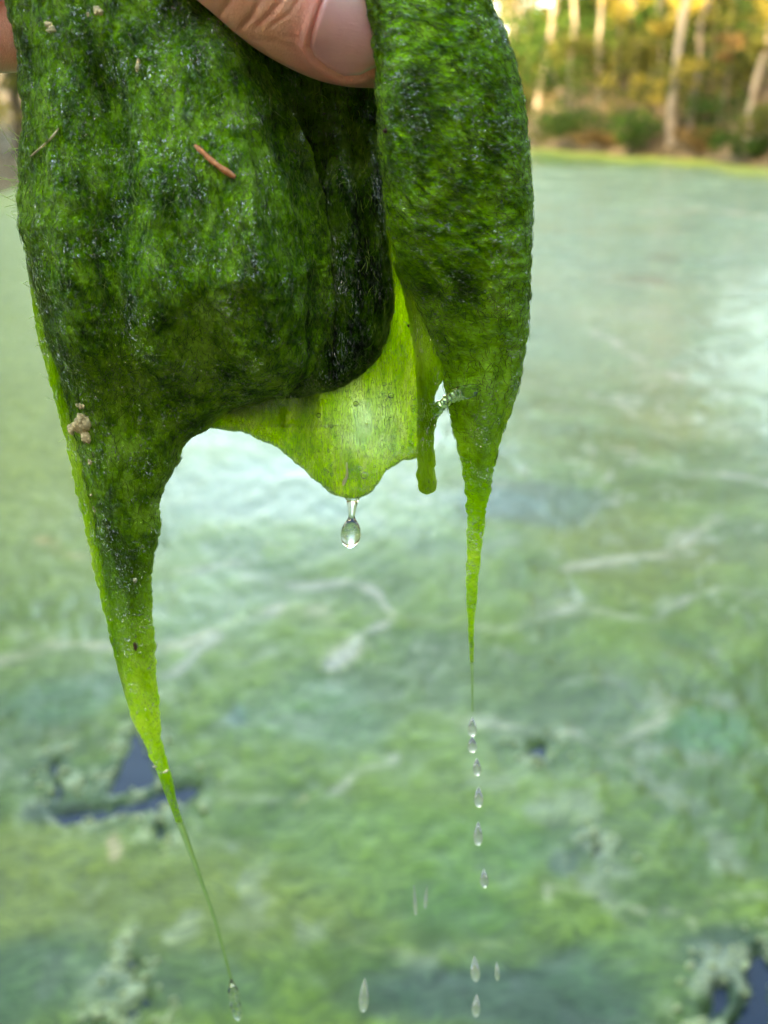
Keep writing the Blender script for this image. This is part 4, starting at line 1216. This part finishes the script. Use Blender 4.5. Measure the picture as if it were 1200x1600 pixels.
hm.polygons.foreach_set('use_smooth', np.ones(len(hm.polygons), bool)); hm.update()
HAND = thing('hand', 'bare left hand reaching in from the left, its thumb pinching the algae clump', 'hand', tuple(wr))
hb = obj('skin', hm, M_SKIN, HAND); hb.matrix_parent_inverse = Matrix.Translation(-Vector(wr))
# nail plate laid over the thumb
ix = np.empty(len(hm.loops), np.int32)
hbv = BVHTree.FromObject(hb, bpy.context.evaluated_depsgraph_get()) if False else BVHTree.FromPolygons([tuple(c) for c in co2.tolist()], [tuple(p.vertices) for p in hm.polygons])
gu, gv = np.meshgrid(np.arange(478, 622, 2.0), np.arange(-62, 124, 2.0), indexing='ij')
sd = poly_sd(gu, gv, NAIL)
depth = np.full(gu.shape, np.nan)
for i in range(gu.shape[0]):
    for j in range(gu.shape[1]):
        if sd[i, j] < 3:
            dv = Vector(rays(gu[i, j], gv[i, j])); L = dv.length
            loc, nor, _, dist = hbv.ray_cast(Vector(CAMP), dv / L)
            if loc is not None: depth[i, j] = dist / L
ok = ~np.isnan(depth)
A = np.c_[np.ones(ok.sum()), gu[ok] - 550, gv[ok] - 40, (gu[ok] - 550) ** 2, (gv[ok] - 40) ** 2, (gu[ok] - 550) * (gv[ok] - 40)]
cf, *_ = np.linalg.lstsq(A, depth[ok], rcond=None)
uu, vv = gu - 550, gv - 40
dfit = cf[0] + cf[1] * uu + cf[2] * vv + cf[3] * uu ** 2 + cf[4] * vv ** 2 + cf[5] * uu * vv
dfit = dfit - 0.00045 + 0.0014 * sstep(-7, 1.5, sd) ** 2
Pn = CAMP + rays(gu, gv) * dfit[..., None]
keep = sd < 1.5
vi = -np.ones(gu.shape, int); vi[keep] = np.arange(keep.sum())
q = np.stack([vi[:-1, :-1], vi[:-1, 1:], vi[1:, 1:], vi[1:, :-1]], -1).reshape(-1, 4)
q = q[(q >= 0).all(1)]
nm = new_mesh('thumb_nail', Pn[keep], q[:, ::-1])
pale = np.exp(-(((gu - 545) / 40) ** 2 + ((gv + 12) / 26) ** 2)) * 0.45 + 0.9 * np.exp(-((sd + 2.5) / 2.2) ** 2) * sstep(535, 560, gu) * (gv > 80)  # upper patch paints a sky reflection; the free edge is pale itself
add_attr(nm, 'pale', np.clip(pale[keep], 0, 1))
no_ = obj('thumb_nail', nm, M_NAIL, HAND); no_.matrix_parent_inverse = Matrix.Translation(-Vector(wr))
sol = no_.modifiers.new('thickness', 'SOLIDIFY'); sol.thickness = 0.0004; sol.offset = 1 if False else -1

# ------------------------------------------------------------------ debris stuck on the clump
def own(name, v, f, mat, label, cat, group=None):
    c = v.mean(0)
    o = obj(name, new_mesh(name, v - c, f), mat); o.location = tuple(c)
    return tag(o, label, cat, group)


def stick(which, a, b, r, lift, bend=0.0, n=10, ns=8, taper=(1, 1)):
    pts = []
    for k in np.linspace(0, 1, n):
        loc, nor = hit(which, a[0] + (b[0] - a[0]) * k + bend * math.sin(k * math.pi), a[1] + (b[1] - a[1]) * k)
        pts.append(np.array(loc) + np.array(nor) * lift)
    pts = np.array(pts); s = np.linspace(0, 1, n)[:, None]
    pts = 0.25 * pts + 0.75 * (pts[0] + (pts[-1] - pts[0]) * s + (pts[n // 2] - (pts[0] + pts[-1]) / 2) * np.sin(s * math.pi))
    rad = r * np.linspace(taper[0], taper[1], n) * (1 + 0.12 * np.sin(np.arange(n) * 2.1)); rad[0] *= 0.6; rad[-1] *= 0.6
    return tube_path(pts, rad, ns)


v, f = stick('ll', (306, 229), (367, 278), 0.00042, 0.0006, taper=(1.0, 1.3))
own('pine_needle', v, f, M_WOOD, 'rust red bit of pine needle lying on the broad dark lobe', 'needle')
v, f = stick('ll', (48, 245), (92, 200), 0.00018, 0.0001, 4)
own('plant_fibre', v, f, M_GRIT, 'thin brown plant fibre near the left edge of the clump', 'fibre')


def blob(which, px, py, rx, ry, mat, label, cat, name, seed, lumps=1, lift=0.2, tilt=0.0):
    V, Fs, off = [], [], 0
    g2 = np.random.default_rng(seed)
    for k in range(lumps):
        ox, oy = (g2.normal(0, rx * 0.5), g2.normal(0, ry * 0.5)) if k else (0, 0)
        loc, nor = hit(which, px + ox, py + oy)
        s = 1 if k == 0 and lumps == 1 else g2.uniform(0.25, 0.62)
        v, f = ball((0, 0, 0), 1.0, 12, 9)
        v = v * (1 + 0.4 * vnoise(v[:, 0] * 2.3 + seed, v[:, 1] * 1.7, v[:, 2] * 1.7 + k, seed))[:, None]
        v = v * np.array([rx, min(rx, ry) * 0.7, ry]) * s / 8600
        ct, st_ = math.cos(tilt), math.sin(tilt)
        v = np.stack([v[:, 0] * ct + v[:, 2] * st_, v[:, 1], -v[:, 0] * st_ + v[:, 2] * ct], -1)
        V.append(v + np.array(loc) + np.array(nor) * lift * rx / 8600); Fs.append(f + off); off += len(v)
    own(name, np.concatenate(V), np.concatenate(Fs), mat, label, cat)


blob('ll', 133, 664, 15, 19, M_GRIT, 'largest beige grit lump, on the left flank of the clump', 'grit', 'grit_lump', 3, 16)
blob('ll', 126, 634, 7, 10, M_GRIT, 'small beige crumb right above the largest grit lump', 'grit', 'grit_lump', 5, 3)
blob('ll', 142, 722, 4, 10, M_GRIT, 'narrow tan grit flake below the largest grit lump', 'grit', 'grit_lump', 6, 3)
blob('ll', 143, 773, 5, 5, M_GRIT, 'pale hooked grit speck at the top of the tail', 'grit', 'grit_lump', 7, 2)
blob('ll', 149, 798, 3, 7, M_GRIT, 'faint tan grit sliver under the hooked speck', 'grit', 'grit_lump', 8, 2)
blob('ll', 211, 906, 4, 5, M_PALE, 'pale oval speck halfway down the tail', 'grit', 'grit_lump', 9, 1)
blob('ll', 211, 1010, 3, 9, M_DARKSEED, 'dark brown seed in the lower tail', 'seed', 'seed', 10, 1, 0.5)
blob('ll', 242, 1198, 4, 2.2, M_PALE, 'white fleck on the left edge near the tail tip', 'grit', 'grit_lump', 11, 1, 0.5)
blob('ll', 259, 1203, 7, 2.6, M_PALE, 'longer white fleck slanting across near the tail tip', 'grit', 'grit_lump', 12, 1, 0.6, R(35) * -1)
blob('ll', 152, 18, 9, 10, M_GRIT, 'tan smudge of silt at the top of the broad lobe', 'silt', 'silt_patch', 13, 4, 0.0)
blob('ll', 80, 44, 10, 7, M_GRIT, 'tan smudge of silt near the upper left edge', 'silt', 'silt_patch', 14, 4, 0.0)
blob('ll', 214, 108, 5, 12, M_GRIT, 'faint vertical silt streak in the middle of the upper lobe', 'silt', 'silt_patch', 15, 4, -0.1)
blob('mb', 639, 508, 8, 3.5, M_DARKSEED, 'dark brown husk caught between membrane and strand', 'husk', 'husk', 16, 1, 2.0, R(-5))
blob('rl', 604, 204, 4, 4, M_DARKSEED, 'tiny dark speck on the left edge of the lit lobe', 'speck', 'speck', 17, 1, 0.3)
pts = [np.array(hit('mb', *q)[0]) + np.array(hit('mb', *q)[1]) * 0.0004 for q in ((541, 722), (541, 730), (542, 738), (541, 746), (538, 752), (536, 758))]
v, f = tube_path(pts, np.array([1.0, 1.6, 2.2, 2.6, 3.6, 2.0]) / 8600, 10)
own('larva', v, f, M_LARVA, 'cream coloured larva at the tip of the membrane', 'larva')

# ------------------------------------------------------------------ water drops and threads
def lathe(px, prof, w, n=24, tilt=0.0, wob=0.0, seed=0):
    """prof: (py, half width px); axis may lean by tilt px per px"""
    prof = sorted(prof); ys = np.linspace(prof[0][0], prof[-1][0], 40)
    hw = np.maximum(curve_of(prof)(ys), 0.12)
    cx = px + tilt * (ys - ys[0]) + wob * np.sin((ys - ys[0]) * 0.25 + seed)
    C = hang(cx, ys, np.full(40, float(w)))
    dep = (C - CAMP) @ FWD
    rad = hw * dep / F_PX
    a = np.linspace(0, 2 * math.pi, n + 1)[:-1]
    V = C[:, None] + rad[:, None, None] * np.stack([np.cos(a), np.sin(a), 0 * a], -1)[None]
    V = np.r_[V.reshape(-1, 3)]
    f = [tuple(q) for q in grid_faces(40, n, True)] + [tuple(range(n))[::-1], tuple(39 * n + k for k in range(n))]
    return V, f


def drop(px, prof, w, label, tilt=0.0, mat=None, group=None, cat='water drop', name='water_drop', wob=0.0):
    v, f = lathe(px, prof, w, 24, tilt, wob)
    c = v.mean(0)
    bm = bmesh.new(); me = bpy.data.meshes.new(name); me.from_pydata((v - c).tolist(), [], f); bm.from_mesh(me)
    bmesh.ops.recalc_face_normals(bm, faces=bm.faces); bm.to_mesh(me); bm.free()
    me.polygons.foreach_set('use_smooth', np.ones(len(me.polygons), bool))
    o = obj(name, me, mat or M_DROP); o.location = tuple(c)
    return tag(o, label, cat, group)


drop(551, [(776, 13), (784, 9), (795, 6.5), (806, 5), (812, 7), (818, 11), (826, 14.5), (836, 16), (846, 13.5), (853, 8.5), (857, 1)], 3, 'large clear drop on a water stem under the membrane tip', -0.05, None, 'drops falling from the clump')
drop(361, [(1530, 2), (1538, 4.5), (1548, 8), (1556, 8.5), (1562, 7.2), (1570, 8), (1580, 9), (1588, 7), (1594, 1)], 3, 'clear drop at the end of the long slanting tail', 0.18, None, 'drops falling from the clump')
DG = 'drops falling from the clump'
for px, y0, y1, hw, lab, tilt in (
        (738, 1120, 1150, 7.0, 'topmost falling drop under the thread of the lit lobe', 0.0), (738, 1151, 1175, 7.2, 'second falling drop, touching the topmost one', 0.0),
        (745, 1185, 1211, 6.6, 'third falling drop below the thread', 0.02), (748, 1230, 1260, 7.2, 'fourth falling drop below the thread', 0.0),
        (747, 1284, 1320, 7.0, 'fifth, longer falling drop below the thread', 0.0), (756, 1357, 1386, 6.4, 'sixth falling drop, a little off to the side', 0.04),
        (741, 1494, 1532, 7.2, 'long falling drop above the last one in line', 0.06), (745, 1553, 1588, 6.2, 'lowest falling drop at the picture bottom', -0.05),
        (776, 1504, 1532, 3.8, 'thin faint drop beside the long falling drop', 0.05),
        (647, 1384, 1430, 3.2, 'slim left half of the double falling drop', 0.06), (667, 1384, 1420, 3.0, 'slim right half of the double falling drop', -0.08),
        (570, 1528, 1580, 7.5, 'tall dim drop far from the others near the bottom', -0.05)):
    h = y1 - y0
    drop(px, [(y0, 0.5), (y0 + 0.18 * h, hw * 0.45), (y0 + 0.45 * h, hw * 0.85), (y0 + 0.70 * h, hw * 1.05), (y0 + 0.90 * h, hw * 0.78), (y0 + 0.97 * h, hw * 0.45), (y1, 0.3)], 4, lab, tilt, M_DRIP, DG)
